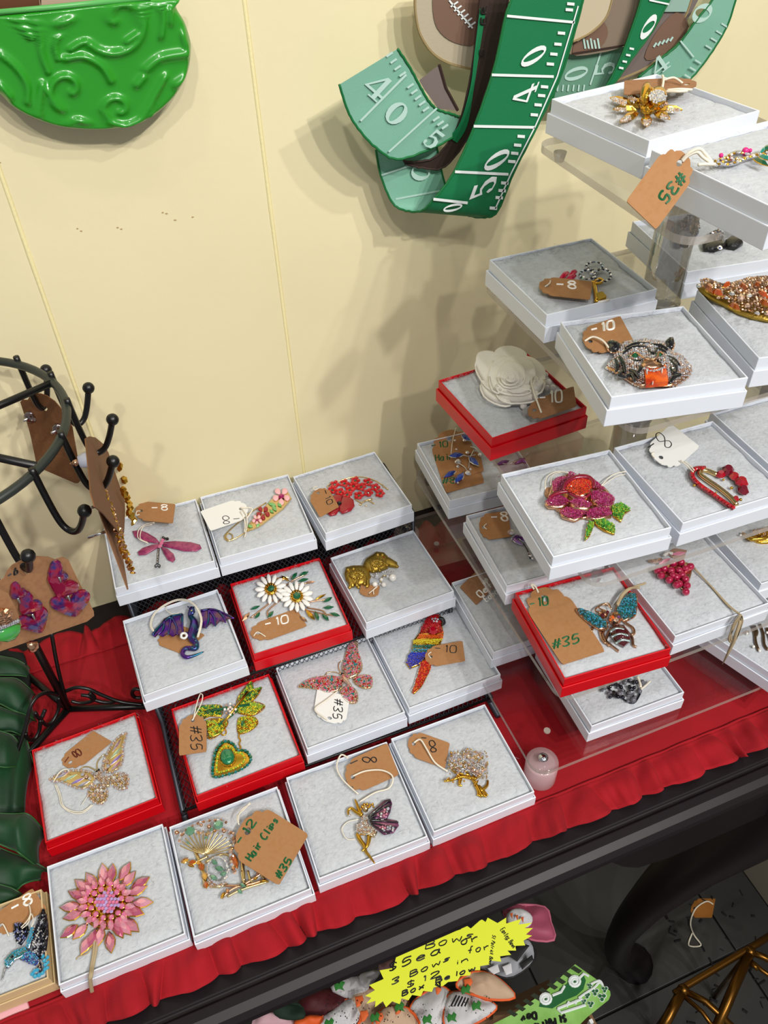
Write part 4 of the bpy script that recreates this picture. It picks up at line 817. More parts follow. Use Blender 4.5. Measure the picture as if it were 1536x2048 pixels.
# --- white fabric rose
felt=M('white_felt',(240,236,226),.85,bump=(600,.3,.0006),sheen=.3)
b=Br('rose',FH,'fabric_rose','large white fabric rose with pearls around it','flower',(740,300))
RP=[([(515,330),(580,365),(680,415),(742,468),(700,486),(620,466),(540,412)],.002,.006),([(478,195),(498,140),(560,124),(625,150),(622,280),(645,390),(560,345),(500,262)],.004,.007),([(608,155),(655,106),(740,97),(822,128),(852,172),(822,225),(700,235),(622,262)],.004,.008),([(815,168),(900,188),(962,240),(986,300),(962,382),(880,405),(800,335),(800,222)],.004,.008),
 ([(640,385),(760,402),(890,398),(935,430),(880,456),(740,466),(655,430)],.005,.006),([(578,270),(612,195),(690,155),(725,215),(690,300),(668,385),(605,372)],.008,.006),([(690,190),(780,160),(885,198),(914,290),(866,362),(760,385),(690,330)],.008,.007),([(632,330),(700,350),(800,352),(890,370),(840,402),(740,402),(650,378)],.010,.005),
 ([(640,275),(680,205),(760,190),(830,235),(836,300),(780,345),(690,345)],.012,.005),([(668,280),(700,235),(760,232),(798,280),(770,325),(700,325)],.015,.004),([(705,285),(725,260),(760,262),(768,295),(735,305)],.017,.004)]
for p_,z0,h in RP:
    b.dome('petal',felt,smooth([(x,y,0) for x,y in p_],3,True) and [(q.x,q.y) for q in smooth([(x,y,0) for x,y in p_],3,True)],h,z0,skirt=.92)
    q=smooth([(x,y,0) for x,y in p_],2,True); b.tube('petal_rim',felt,[(v.x,v.y) for v in q]+[(q[0].x,q[0].y)],.0008,z0+h*.88,k=1)
b.balls('pearl',pearl_m,[(880,172,24),(835,150,22),(930,200,20),(990,255,22),(1010,310,26),(1042,352,26),(830,482,26),(1000,350,22)],.002); M('clear_bead',(225,225,225),.05,trans=.8); b.balls('clear_bead',MATS['clear_bead'],[(852,528,34)],.001)
price_tag(FH,(1218,488),(1196,342),(872,606),ztop('rose')+.012,'brown price tag marked -10 leaning on the white fabric rose',kraft2_m,[('-10',(950,470),(1112,455),(-3,-85),ink_w,.0007)],[[(960,540,1),(905,440,6),(880,360,8),(905,330,8),(935,350,8)],[(965,350,8),(985,385,8),(975,350,8)]],sr=.0008)
# --- blue leaf clips
b=Br('blue',FH,'hair_clips','silver hair clips with sapphire blue leaves and crystals','hair clip',(420,900))
for L in ([(440,780),(490,800),(520,850)],[(350,830),(420,850),(480,840)],[(470,800),(440,860),(430,940)],[(350,900),(400,930),(430,980)],[(400,960),(350,1010)],[(660,900),(740,905),(830,860),(880,820)]): b.tube('wire_stem',silver_m,L,.0006,.004)
b.marqs('blue_leaf',[blue_g,gem('royal',(30,70,170))],[(285,852,392,842,50),(432,858,502,922,48),(248,1008,335,962,42),(330,1048,392,975,50),(378,700,440,740,40)],.003,.004,back=silver_m); b.marqs('purple_leaf',purple_g,[(630,915,722,885,36),(770,910,840,868,36),(800,870,850,905,26)],.0025,.003,back=gun_m)
b.gems('crystal',crystal_m,[(420,824,16),(350,892,24),(512,842,16),(425,976,24),(442,946,12),(340,800,9),(398,735,14),(328,735,9),(350,925,12),(860,830,10),(745,902,12),(650,995,9),(350,1045,9)],.004)
price_tag(FH,(262,1122),(545,1045),(125,705),ztop('blue')-.0002,'long tan tag reading -10 Hair #8 under the blue leaf clips',kraft_m,[('-10',(160,795),(276,782),(-4,-40),ink_g,.0006),('Hair',(188,888),(312,876),(-4,-44),ink_g,.0006),('#8',(236,1055),(335,1050),(-2,-40),ink_g,.0006)],[(300,850,3),(310,760,3),(335,660,3)])
price_tag(FH,(395,1000),(540,960),(360,840),ztop('blue')+.0006,'second tan tag under the blue leaf clips, tilted right',kraft_m,[],None)
# --- purple drop
b=Br('purple',FH,'drop_brooch','purple stone drop brooch half hidden under the box above',c=(760,1430))
b.gems('crystal',crystal_m,[(738,1408,28)],.002); b.marqs('purple_stone',[purple_g,gem('violet',(150,96,170))],[(742,1470,800,1430,26),(745,1455,820,1500,28),(790,1440,850,1480,26)],.0025,.001,back=silver_m); b.tube('wire',gun_m,[(830,1490),(860,1540),(880,1600)],.0006); b.gems('tail_crystal',crystal_m,[(880,1580,13),(895,1600,10),(870,1560,8)],.001)
price_tag(FH,(742,1440),(716,1252),(520,1470),ztop('purple')+.001,'tan price tag marked -8 beside the purple drop brooch',kraft_m,[('-8',(596,1330),(722,1325),(-6,-62),ink_w,.0008)],[(560,1350,1),(540,1375,2),(560,1390,1)])
# --- magenta rose
b=Br('peony',FI,'rose_brooch','magenta and orange jewelled rose brooch with lime green leaves',c=(500,430))
PM=[gem('fuchsia',(160,34,100)),mag_g,gem('orchid_pink',(190,70,130))]
b.dome('back_plate',rgold_m,[(310,465),(345,340),(430,300),(560,320),(640,385),(690,440),(670,530),(540,548),(460,555),(390,520)],.003,.0005)
for p_,z0 in (([(340,350),(370,320),(430,318),(430,288),(482,300),(430,345),(400,400),(345,400)],.003),([(482,300),(560,322),(645,390),(600,395),(560,370),(505,325)],.003),([(303,460),(335,415),(400,425),(445,455),(400,482),(325,478)],.004),([(565,445),(630,398),(692,432),(672,482),(600,485)],.004),([(383,505),(425,488),(500,488),(545,518),(470,556),(400,535)],.003),([(530,505),(590,488),(662,488),(672,532),(600,548),(535,542)],.003),([(435,455),(495,430),(565,468),(545,492),(470,485)],.007),([(560,400),(600,395),(640,420),(600,450),(560,445)],.006)):
    b.pave('petal_stones',PM,p_,1.3,z0,.002,.004,fill=rgold_m)
b.pave('heart_stones',[gem('flame',(226,70,20)),red_g,gem('flame',(226,70,20))],[(412,382),(440,350),(500,332),(560,345),(562,380),(540,420),(490,432),(435,405)],1.3,.008,.004,.006,fill=rgold_m)
rr_m=M('dark_red_enamel',(128,14,44),.2,coat=.7); b.tube('petal_rim',rr_m,[(405,390),(425,345),(480,318),(540,318),(570,345),(570,375)],[.0009,.0018,.0022,.0018,.001],.010); b.tube('petal_rim',rr_m,[(320,435),(360,410),(420,395),(470,405)],[.0007,.0014,.0014,.0006],.008); b.tube('petal_rim',rr_m,[(440,405),(480,425),(530,425),(560,400)],.0009,.009)
for p_ in ([(568,560),(620,548),(690,582),(688,632),(632,612),(590,585)],[(545,558),(578,575),(552,640),(524,665),(528,612)],[(668,478),(722,458),(778,496),(742,520),(725,562),(682,532)]): b.pave('leaf_stones',[lime_g,green_g,gem('bright_green',(110,190,50))],p_,1.3,.0015,.002,.004,fill=gold_m)
sg=Br('peony',FI,'tie_string','clear white thread loops behind the magenta rose','string',(400,290))
sg.tube('strand',string_m,[(305,382,3),(315,315,2),(370,285,2),(435,292,4)],.0004); sg.tube('strand',string_m,[(335,360,3),(345,305,2),(395,288,2)],.0003); sg.tube('strand',string_m,[(615,362,4),(660,315,2),(700,295,1),(752,284,1)],.0004); sg.tube('strand',string_m,[(620,365,4),(690,315,1),(745,300,1)],.0003)
sg2=price_tag(FI,(345,430),(350,375),(300,430),ztop('peony'),'sliver of brown tag peeking from behind the magenta rose',kraft2_m,[])
# --- open heart
b=Br('heart',FI,'heart_brooch','open gold heart brooch with ruby red stones down one side',c=(1260,370))
b.tube('gold_rail',pgold_m,[(1362,470),(1330,430),(1270,380),(1190,325),(1160,298),(1168,280),(1200,280),(1255,302)],.0018,.002,m=8); b.tube('red_rail',er,[(1348,488),(1300,460),(1230,410),(1160,362),(1120,318),(1118,285),(1140,268),(1190,266)],.0018,.002,m=8)
b.edge('red_row',[red_g,ruby_m],[(1345,484),(1300,455),(1230,406),(1160,358),(1122,316),(1120,286),(1142,270),(1188,268)],.0014,.0026,.0038,closed=False)
b.gems('ruby_stone',[ruby_m,gem('deep_ruby',(120,6,34)),ruby_m],[(1272,305,28),(1312,285,36),(1350,318,32),(1388,348,38),(1398,392,32),(1356,438,20)],.002,.9); b.balls('gold_prong',gold_m,[(1385,440,9),(1290,330,7),(1335,375,9),(1250,400,5),(1130,360,8)],.0005)
price_tag(FI,(1158,150),(1002,24),(1000,292),ztop('heart')+.003,'white scalloped price tag marked -8 above the open heart brooch',wtag_m,[('-',(876,160),(912,136),(-4,-12),ink_k,.0005),('8',(904,96),(934,62),(78,66),ink_k,.0004)],[[(910,215,1),(890,200,2),(905,185,1)],[(1050,235,2),(1090,270,2),(1120,300,2)],[(1070,240,2),(1100,262,2),(1125,290,2)]])
# --- grapes
b=Br('grapes',FI,'grape_brooch','bunch of ruby grapes brooch with rose gold leaves',c=(1040,860))
GP=[(925,832),(962,822),(1012,792),(1056,786),(1108,810),(945,860),(1000,832),(1045,832),(1080,822),(990,884),(1030,868),(1080,880),(1045,905),(1088,915),(1030,912),(1082,950),(1010,860),(1060,855)]
b.dome('back_plate',rgold_m,[(915,825),(1050,775),(1125,805),(1100,900),(1090,965),(1040,920),(960,875)],.002,.0003)
for x,y in GP: b.balls('grape',gem('raspberry',(170,14,66)),[(x,y,22)],.001)
b.marqs('leaf',[rgold_m,gem('blush',(214,110,140))],[(870,778,935,790,30),(930,800,1000,765,30),(955,745,1010,735,26),(1000,745,1080,735,28),(910,790,950,765,24)],.002,.002); b.tube('stalk',pearl_m,[(960,750),(985,735),(1010,740)],.0014,.003)
price_tag(FI,(1070,775),(1088,722),(985,760),ztop('grapes'),'tiny brown tag corner above the ruby grapes',kraft2_m,[])
z=ztop('grapes'); yb=BX['grapes'][1]-.0475
tw=thing('raffia_bow','tan raffia tie running from the grapes to a bow hanging off the box front','string',U(FI,1385,1080,z+.002))
K=Vector(U(FI,1386,1076,Z['t1']+HB+.0015))
for d in (0,6): MB().tube(smooth([U(FI,1125,812+d,z+.002),U(FI,1230+d*.5,930,z+.001),U(FI,1320,1030-d,z+.001),K],5),.0006,5).build('strand',twine_m,tw,smooth=True)
for L in ([(1386,1078),(1360,1120),(1322,1195),(1330,1228),(1355,1215),(1385,1130),(1388,1080)],[(1384,1078),(1345,1130),(1330,1200),(1350,1220),(1392,1120),(1388,1080)]): MB().tube(smooth([U(FI,x,y,PY(yb-.001)) for x,y in L],5),.0009,5).build('loop',twine_m,tw,smooth=True)
MB().tube(smooth([K]+[U(FI,x,y,PY(yb-.002)) for x,y in [(1380,1120),(1350,1215),(1320,1280),(1284,1350)]],5),[.0016]*3+[.0014]*10+[.0008]*8,5,flat=.5).build('tail',twine_m,tw,smooth=True) if 0 else MB().tube([K]+[U(FI,x,y,PY(yb-.002)) for x,y in [(1380,1120),(1350,1215),(1320,1280),(1284,1350)]],[.001,.0012,.0015,.0012,.0003],5).build('tail',twine_m,tw,smooth=True)
# --- bee
b=Br('bee',FI,'bee_brooch','rose gold bee brooch with teal wings and striped red abdomen',c=(680,1130))
tw1=[(478,1055),(500,1043),(580,1075),(642,1120),(645,1155),(600,1155),(530,1110)]; tw2=[(695,1060),(722,1000),(770,958),(806,965),(812,1010),(802,1080),(770,1102),(738,1112)]
for w in (tw1,tw2): b.pave('wing_stones',[teal_g,aqua_g,gem('dark_teal',(10,90,100))],w,1.35,.0025,.002,.004,fill=rgold_m); b.edge('wing_rim',rgold_m,w,.0007,.001,.003)
b.dome('head',rgold_m,[(620+6+26*math.cos(t),1078+22*math.sin(t)) for t in [k*.785 for k in range(8)]],.004,.001); b.gems('eye',[gem('garnet',(90,10,20))],[(622,1078,13),(648,1062,11)],.0048); b.dome('thorax',rgold_m,[(690+36*math.cos(t),1105+34*math.sin(t)) for t in [k*.63 for k in range(10)]],.006,.001)
b.gems('thorax_stone',[or_g,champ_g,purple_g,black_g],[(678,1090,11),(700,1105,10),(710,1088,10),(685,1118,9),(665,1105,8)],.0065)
ab=[(660,1170),(682,1142),(735,1148),(772,1195),(772,1232),(736,1260),(695,1240),(668,1205)]; b.dome('abdomen',gem('wine',(80,8,16)),ab,.0075,.0005)
for L in ([(664,1172),(695,1152),(742,1158)],[(670,1200),(715,1182),(765,1192)],[(692,1236),(730,1215),(774,1222)]): b.tube('silver_band',M('silver_enamel',(170,190,190),.2,metal=.8),L,.0010,.0072)
for L in ([(640,1130),(625,1180),(640,1220),(700,1270),(712,1278)],[(650,1120),(610,1150),(620,1210),(640,1235)],[(745,1120),(790,1150),(795,1180),(770,1190)],[(750,1160),(785,1200),(792,1245),(810,1255)],[(640,1110),(575,1140),(560,1170)],[(670,1150),(640,1215),(660,1250)]): b.tube('leg',rgold_m,L,.0011,.001); 
b.tube('antenna',rgold_m,[(610,1065),(580,1050),(620,1020),(660,1030)],.0006,.003); b.tube('antenna',rgold_m,[(640,1055),(600,1035),(650,1012),(670,1045)],.0006,.003)
for L in ([(705,1025,4),(735,965,4),(790,925,6),(860,902,8)],[(702,1020,4),(725,970,4),(770,930,6),(828,928,8)]): sgm=b.tube('tan_tie',twine_m,L,.0010,.002)
price_tag(FJ,(572,586),(774,522),(360,262),ztop('bee')+.001,'large tan tag reading -10 and #35 beside the bee brooch',kraft_m,[('-10',(422,322),(506,304),(-3,-38),ink_g,.0007),('#35',(528,514),(656,482),(-4,-42),ink_g,.0007)],[(440,235,1),(425,215,2),(445,225,2),(460,250,1)],sr=.0008)
# --- grey beads
b=Br('gray',FJ,'bead_earrings','cluster of dark grey pearl and black bead earrings','earring',(860,700))
rr=random.Random(9); L=[]
for _ in range(48): L.append((790+rr.random()*130,655+rr.random()*85,rr.choice([7,9,10])))
b.balls('dark_bead',[gun_m,black_g,M('grey_pearl',(96,96,104),.2,coat=.6)],L,.001,sep=False); b.balls('grey_pearl',MATS['grey_pearl'],[(770,690,13),(840,720,12),(905,748,14),(948,665,12),(935,708,12),(880,755,8),(760,705,7),(912,660,9)],.001)
b.tube('loop',gun_m,[(780,690),(850,740),(905,765),(940,715)],.0007); b.tube('white_tie',string_m,[(925,640),(935,665),(940,690)],.0012,.003); b.tube('white_tie',string_m,[(940,700),(965,680),(985,660)],.0007,.003)
price_tag(FJ,(92,222),(170,306),(210,110),ztop('tardis'),'brown tag with white scribbled lines alone in its box',kraft2_m,[('Oef',(190,272),(250,215),(-22,-22),ink_w,.0007),('Eooo',(218,290),(275,250),(-16,-20),ink_w,.0006),('#',(212,215),(228,195),(-18,-14),ink_w,.0006)])
# --- gold shell, pearl chains, black pieces
b=Br('fish',FI,'gold_shell_brooch','gold ribbed shell brooch at the right frame edge',c=(1500,640))
for i in range(9): b.tube('rib',[gold_m,agold_m][i%2],[(1390+i*6,628+i*4),(1440+i*10,650+i*5-i*i*.6),(1500+i*6,672-i*7+4),(1600,665-i*8)],.0018,.001+.0005*i)
b.pave('gold_scales',[gold_m,champ_g],[(1440,620),(1536,595),(1620,590),(1620,660),(1500,660)],1.6,.004,.003,fill=gold_m); b.balls('pearl',pearl_m,[(1385,636,7),(1400,630,6)],.001)
b=Br('pearl',FI,'pearl_earrings','pearl and bronze chain earrings in the lower right box','earring',(1480,1200))
for L in ([(1448,1140),(1462,1180),(1470,1230),(1484,1272)],[(1462,1138),(1476,1170),(1466,1200)],[(1492,1130),(1510,1180),(1516,1240),(1536,1270)],[(1530,1150),(1545,1200),(1560,1260)]): b.tube('chain',M('bronze',(134,110,84),.3,metal=.9),L,.0012,.001)
b.balls('pearl',pearl_m,[(1420,1178,9),(1456,1252,9),(1490,1275,8),(1532,1175,8)],.0005); b.tube('wire',silver_m,[(1400,1180),(1425,1165),(1430,1185)],.0004)
b=Br('black',FF,'black_crystal_pieces','black beaded pieces with small white eyes and smoky crystal lump',c=(1150,1120))
bf=M('black_beadwork',(16,16,18),.3,bump=(900,.8,.0008),coat=.4)
b.dome('black_piece',bf,[(1110,1165),(1140,1140),(1200,1160),(1250,1140),(1260,1185),(1200,1205),(1120,1202)],.004,.001); b.dome('black_piece',bf,[(1255,1150),(1290,1125),(1350,1130),(1372,1165),(1330,1192),(1270,1185)],.005,.001); b.dome('black_piece',bf,[(930,1060),(960,1010),(985,1090),(970,1185),(930,1180)],.004,.001)
b.gems('eye_bead',wen,[(1225,1182,18)],.005); b.gems('eye_pupil',blue_g,[(1225,1182,8)],.0065); b.pave('smoky_crystals',[gem('smoke_clear',(150,140,132),.5),gun_m,champ_g],[(960,1040),(1010,990),(1080,1010),(1090,1080),(1040,1130),(980,1120)],1.9,.002,.006,.008,fill=gun_m); b.pave('rose_crystals',[champ_g,gun_m],[(1160,1100),(1210,1075),(1250,1110),(1200,1140)],1.7,.002,.004,.006,fill=gun_m)
price_tag(FF,(850,1060),(890,1000),(905,1085),ztop('black'),'small brown tag behind the acrylic post',kraft2_m,[])
# --- gold orchid
b=Br('orchid',FF,'orchid_brooch','bright gold flower brooch with crystal tipped petals',c=(760,280))
OP=[(700,280,515,218,58),(690,300,535,290,44),(700,320,575,375,60),(745,330,755,402,70),(800,320,905,355,60),(800,295,982,296,52),(720,270,625,200,54),(800,280,890,250,50)]
for i,(x0,y0,x1,y1,w) in enumerate(OP):
    b.marqs('petal',gold_m,[(x0,y0,x1,y1,w)],.003,.002)
    mx,my=x0*.45+x1*.55,y0*.45+y1*.55; q=[(x0*.5+x1*.5,y0*.5+y1*.5),(mx+(y1-y0)/8,my-(x1-x0)/12),(x1,y1),(mx-(y1-y0)/8,my+(x1-x0)/12)]
    dx,dy=x1-x0,y1-y0; L=math.hypot(dx,dy); n=(-dy/L,dx/L)
    b.pave('petal_crystals',[crystal_m,champ_g],[(x0+dx*.42+n[0]*w*.34,y0+dy*.42+n[1]*w*.28),(x0+dx*.8+n[0]*w*.3,y0+dy*.8+n[1]*w*.25),(x1,y1),(x0+dx*.8-n[0]*w*.3,y0+dy*.8-n[1]*w*.25),(x0+dx*.42-n[0]*w*.34,y0+dy*.42-n[1]*w*.28)],1.3,.0045,.0005)
b.dome('gold_core',gold_m,[(760+58*math.cos(t),285+36*math.sin(t)) for t in [k*.63 for k in range(10)]],.006,.002); b.dome('bud',gold_m,[(740+38*math.cos(t),225+42*math.sin(t)) for t in [k*.63 for k in range(10)]],.009,.006)
b.dome('crystal_pad',gold_m,[(822+58*math.cos(t),222+44*math.sin(t)) for t in [k*.63 for k in range(10)]],.006,.008); b.pave('crystal_pad_stones',[crystal_m],[(822+56*math.cos(t),215+42*math.sin(t)) for t in [k*.63 for k in range(10)]],1.5,.0130,.0016,.004); b.tube('bail',gold_m,[(735,165),(770,150),(795,165),(780,180)],.0012,.012)
price_tag(FF,(605,195),(608,105),(1072,172),ztop('orchid')+.006,'brown price tag lying behind the gold flower brooch',kraft2_m,[],[[(850,90,2),(855,130,3),(850,170,2)],[(860,130,3),(920,128,4),(980,140,2)],[(880,185,2),(960,190,3),(1040,182,2)],[(870,195,2),(950,205,3),(1010,190,2)]],sr=.0008)
# --- enamel spray
b=Br('bouquet',FF,'flower_spray_brooch','silver spray brooch with pink beads and green enamel leaves',c=(1400,590))
for L in ([(1180,630),(1260,600),(1350,610),(1440,590),(1560,560)],[(1190,640),(1300,640),(1400,600),(1480,580),(1600,590)],[(1240,610),(1330,570),(1420,580)],[(1200,650),(1280,615),(1350,625)]): b.tube('twig',silver_m,L,[.0007,.0014,.001],.002); b.edge('twig_stones',[crystal_m,gold_m],[(x,y) for x,y in L],.0009,.0022,.0035,closed=False)
b.gems('crystal',crystal_m,[(1205,625,20),(1350,620,14),(1440,590,20),(1475,580,14)],.003); b.balls('pink_bead',M('pink_bead',(214,40,130),.2,coat=.6),[(1233,583,15),(1296,606,13),(1390,553,22),(1420,552,14),(1382,575,12)],.002); b.marqs('enamel_leaf',[emer_g,gem('turquoise',(30,150,130))],[(1440,610,1536,655,34),(1475,595,1560,620,30),(1490,560,1560,530,34),(1480,575,1520,545,22)],.002,.003,back=gold_m)
hp=U(FF,975,620,Z['t4']+HB+.004); nv=(-CF*.9+Vector((-.1,-.2,.25))).normalized()
price_tag(FF,(618,880),(812,1066),(905,488),(hp,nv),'large tan tag marked #35 hanging off the top shelf box',kraft_m,[('#35',(965,690),(815,855),(52,50),ink_g,.0007)],[[(975,622,1),(1010,590,4),(1070,570,5),(1120,595,3),(1175,628,0)],[(978,628,1),(1010,600,3),(1060,585,4),(1100,610,3),(1180,640,0)],[(1075,655,2),(1130,650,2),(1190,640,0)]],sr=.0009)
# ================================================================ green embossed ornament on the wall
orn=thing('embossed_ornament','glossy green embossed metal ornament with raised scrolls hung at the upper left','ornament',U(FQ,400,250,PY(.59)))
op=smooth([(x,y,0) for x,y in [(-160,72),(0,56),(160,40),(330,20),(470,4),(580,-6),(715,-8),(704,28),(738,90),(760,160),(763,215),(750,290),(722,350),(680,405),(610,465),(540,500),(460,514),(360,518),(240,506),(130,470),(50,425),(0,375),(-90,300),(-150,190)]],5,True)
cen=(330,250)
def swirl(cx,cy,r0,r1,a0,a1,n=26): return [(cx+(r0+(r1-r0)*i/n)*math.cos(R(a0+(a1-a0)*i/n)),cy+(r0+(r1-r0)*i/n)*math.sin(R(a0+(a1-a0)*i/n))) for i in range(n+1)]
SW=[(swirl(470,75,20,150,-200,140),17),([(260,228),(330,220),(400,255),(440,315)],15),(swirl(270,350,22,85,40,-250)+[(165,330),(150,450)],15),(swirl(470,430,14,62,60,-180)+[(415,440),(440,480),(500,498),(560,470),(600,400),(655,300)],13),([(580,270),(640,225),(745,208)],18),([(0,210),(60,260),(105,330),(108,400)],13),([(125,50),(150,120),(165,210),(190,280)],12),([(280,490),(310,470),(345,485)],12),([(280,190),(320,165),(345,160)],13),([(235,90),(272,72)],17),([(505,160),(550,130)],16),([(545,330),(570,300)],17),([(700,330),(745,300)],17),([(60,70),(90,110),(120,145)],10),([(230,230),(215,180),(230,140)],9),([(570,20),(575,90),(560,140)],11),([(600,450),(605,400),(595,470)],10),([(0,330),(40,380)],12),([(640,20),(650,60),(640,140)],12),([(680,90),(675,30)],9),([(740,180),(725,130)],10)]
SWp=[( [(v.x,v.y) for v in smooth([(x,y,0) for x,y in p],5)] if len(p)<20 else p, w) for p,w in SW]
def relief(x,y):
    h=0
    for p,w in SWp:
        d=1e9
        for (ax,ay),(bx,by) in zip(p[:-1],p[1:]):
            dx,dy=bx-ax,by-ay; L=dx*dx+dy*dy; t=0 if L==0 else max(0,min(1,((x-ax)*dx+(y-ay)*dy)/L)); e=(x-ax-dx*t)**2+(y-ay-dy*t)**2
            if e<d: d=e
        k=math.exp(-d/(w*w))
        if k>h: h=k
    return h
mb=MB(); n=len(op); K=46; vs=[]; NV=Vector((0,-1,0))
for j in range(K+1):
    f=1-j/(K+1)
    for p in op:
        x,y=cen[0]+(p.x-cen[0])*f,cen[1]+(p.y-cen[1])*f
        rim=min(1,j/2.0); hh=.0035*math.sin(rim*math.pi/2)+.0030*relief(x,y)*rim
        vs.append(U(FQ,x,y,PY(.585))+NV*hh)
vs2=[U(FQ,p.x,p.y,PY(.585))+Vector((0,.003,0)) for p in op]
fs=[(j*n+i,j*n+(i+1)%n,(j+1)*n+(i+1)%n,(j+1)*n+i) for j in range(K) for i in range(n)]
vs.append(U(FQ,cen[0],cen[1],PY(.585))+NV*.0035); e_=len(vs)-1
fs+=[(K*n+i,K*n+(i+1)%n,e_) for i in range(n)]; b0=len(vs); vs+=vs2
fs+=[(i,b0+i,b0+(i+1)%n,(i+1)%n) for i in range(n)]+[tuple(b0+i for i in range(n))]
mb.add(vs,fs); mb.build('embossed_plate',M('glossy_green_enamel',(38,142,30),.28,coat=.5),orn,smooth=True)
MB().tube([U(FQ,-160,62,PY(.583)),U(FQ,200,30,PY(.583)),U(FQ,600,-10,PY(.583))],.0016,6).build('rolled_edge',M('pale_green_edge',(90,170,90),.3),orn,smooth=True)
MB().tube([U(FQ,400,200,PY(.588)),Vector((U(FQ,400,200,PY(.588)).x,.605,U(FQ,400,200,PY(.588)).z))],.004,8).build('wall_peg',wood_m,orn)
sh=thing('wall_plaque','brown wooden plaque with a pinkish face just above the green ornament','plaque',U(FQ,100,10,PY(.592)))
MB().prism([[U(FQ,x,y,PY(.596)) for x,y in [(-60,-60),(152,-60),(154,62),(-60,62)]]],-.004,.008,nrm=NV).build('plaque_board',M('reddish_wood',(92,52,28),.5,bump=(60,.3,.001)),sh,bevel=.001)
MB().prism([[U(FQ,x,y,PY(.594)) for x,y in [(157,-60),(380,-60),(400,40),(158,60)]]],-.004,.006,nrm=NV).build('plaque_face',M('pinkish_card',(176,150,130),.7),sh,bevel=.001)
# ================================================================ football ribbons
def two_side(name,front,back,bump=1500):
    m=M(name,front,.6,bump=(bump,.4,.0003)); nt=m.node_tree; bs=nt.nodes['Principled BSDF']
    g=nt.nodes.new('ShaderNodeNewGeometry'); mx=nt.nodes.new('ShaderNodeMix'); mx.data_type='RGBA'
    mx.inputs[6].default_value=(*lin(front),1); mx.inputs[7].default_value=(*lin(back),1)
    nt.links.new(g.outputs['Backfacing'],mx.inputs[0]); nt.links.new(mx.outputs[2],bs.inputs['Base Color']); return m
grn=two_side('green_ribbon',(8,112,66),(120,172,150)); grn_p=M('faded_green_ribbon',(120,172,150),.7,bump=(1500,.4,.0003)); grn_e=M('green_ribbon_edge',(6,104,50),.6)
rwh=M('ribbon_white',(226,232,230),.7); rwp=M('ribbon_pale_white',(176,206,196),.7); tan_s=M('sheer_tan_ribbon',(176,164,140),.7,bump=(1500,.4,.0003)); brn=M('football_brown',(116,88,72),.7); brd=M('dark_brown_ribbon',(52,34,28),.7); gry=M('grey_brown_ribbon',(112,100,96),.7)
def PYR(d): return PY(.605-(.605-d)*.58)
def strip(par,F,pairs,mat,name='band',edge=None,flip=False,k=6,cup=0.004):
    Lp=smooth([U(F,p[0],p[1],PYR(p[4])) for p in pairs],k); Rp=smooth([U(F,p[2],p[3],PYR(p[5] if len(p)>5 else p[4])) for p in pairs],k); m=8; vs=[]
    for a,b_ in zip(Lp,Rp):
        for j in range(m+1): t=j/m; vs.append(a.lerp(b_,t)+Vector((0,0,0)))
    fs=[(i*(m+1)+j,i*(m+1)+j+1,(i+1)*(m+1)+j+1,(i+1)*(m+1)+j) for i in range(len(Lp)-1) for j in range(m)]
    if flip: fs=[f[::-1] for f in fs]
    q=MB(); q.add(vs,fs); o=q.build(name,mat,par,smooth=True)
    if edge:
        for P in (Lp,Rp): MB().tube([p+Vector((0,0,.0003*math.sin(i*2.5))) for i,p in enumerate(P)],.0009,5).build('wired_edge',edge,par,smooth=True)
    return o
def patch(par,F,pts,dep,mat,name='print',th=.0003,sm=0):
    if sm: pts=[(v.x,v.y) for v in smooth([(x,y,0) for x,y in pts],sm,True)]
    z0={'football_print':.0008,'lace':.0013,'dark_hem':.0013,'yard_line':.0003,'yard_tick':.0003,'side_line':.0003}.get(name,0)
    return MB().prism([[U(F,x,y,PYR(dep)) for x,y in pts]],z0,z0+th,nrm=NV).build(name,mat,par)
D4=([(0,.25),(.55,1),(.75,1),(.75,.32),(.95,.32),(.95,.22),(.75,.22),(.75,.06),(.9,.06),(.9,0),(.4,0),(.4,.06),(.55,.06),(.55,.22),(0,.22)],[(.14,.32),(.55,.32),(.55,.85)])
D5=([(.15,1),(.85,1),(.8,.84),(.27,.84),(.24,.6),(.5,.66),(.82,.54),(.92,.3),(.78,.06),(.45,0),(.12,.06),(.05,.2),(.15,.3),(.26,.22),(.24,.1),(.45,.06),(.60,.15),(.64,.32),(.56,.5),(.4,.56),(.12,.46)],None)
D0=([(.5+.46*math.cos(t),.5+.5*math.sin(t)) for t in [k*.3696 for k in range(17)]],[(.5+.2*math.cos(t),.5+.42*math.sin(t)) for t in [k*.3696 for k in range(17)]])
def digit(par,F,d,cx,cy,X,Y,dep,mat):
    f=lambda p:U(F,cx+(p[0]-.5)*X[0]+(p[1]-.5)*Y[0],cy+(p[0]-.5)*X[1]+(p[1]-.5)*Y[1],PYR(dep))
    MB().prism([[f(p) for p in l] for l in d if l],0,.0003,nrm=NV).build('yard_number',mat,par)
def line(par,F,a,b_,w,dep,mat,name='yard_line'):
    dx,dy=b_[0]-a[0],b_[1]-a[1]; L=math.hypot(dx,dy); nx,ny=-dy/L*w/2,dx/L*w/2
    return patch(par,F,[(a[0]+nx,a[1]+ny),(b_[0]+nx,b_[1]+ny),(b_[0]-nx,b_[1]-ny),(a[0]-nx,a[1]-ny)],dep,mat,name)
rb=thing('football_ribbon','green football-field ribbon printed 40 and 50 hanging in the centre, nearest the viewer','ribbon',U(FP,700,300,PY(.50)))
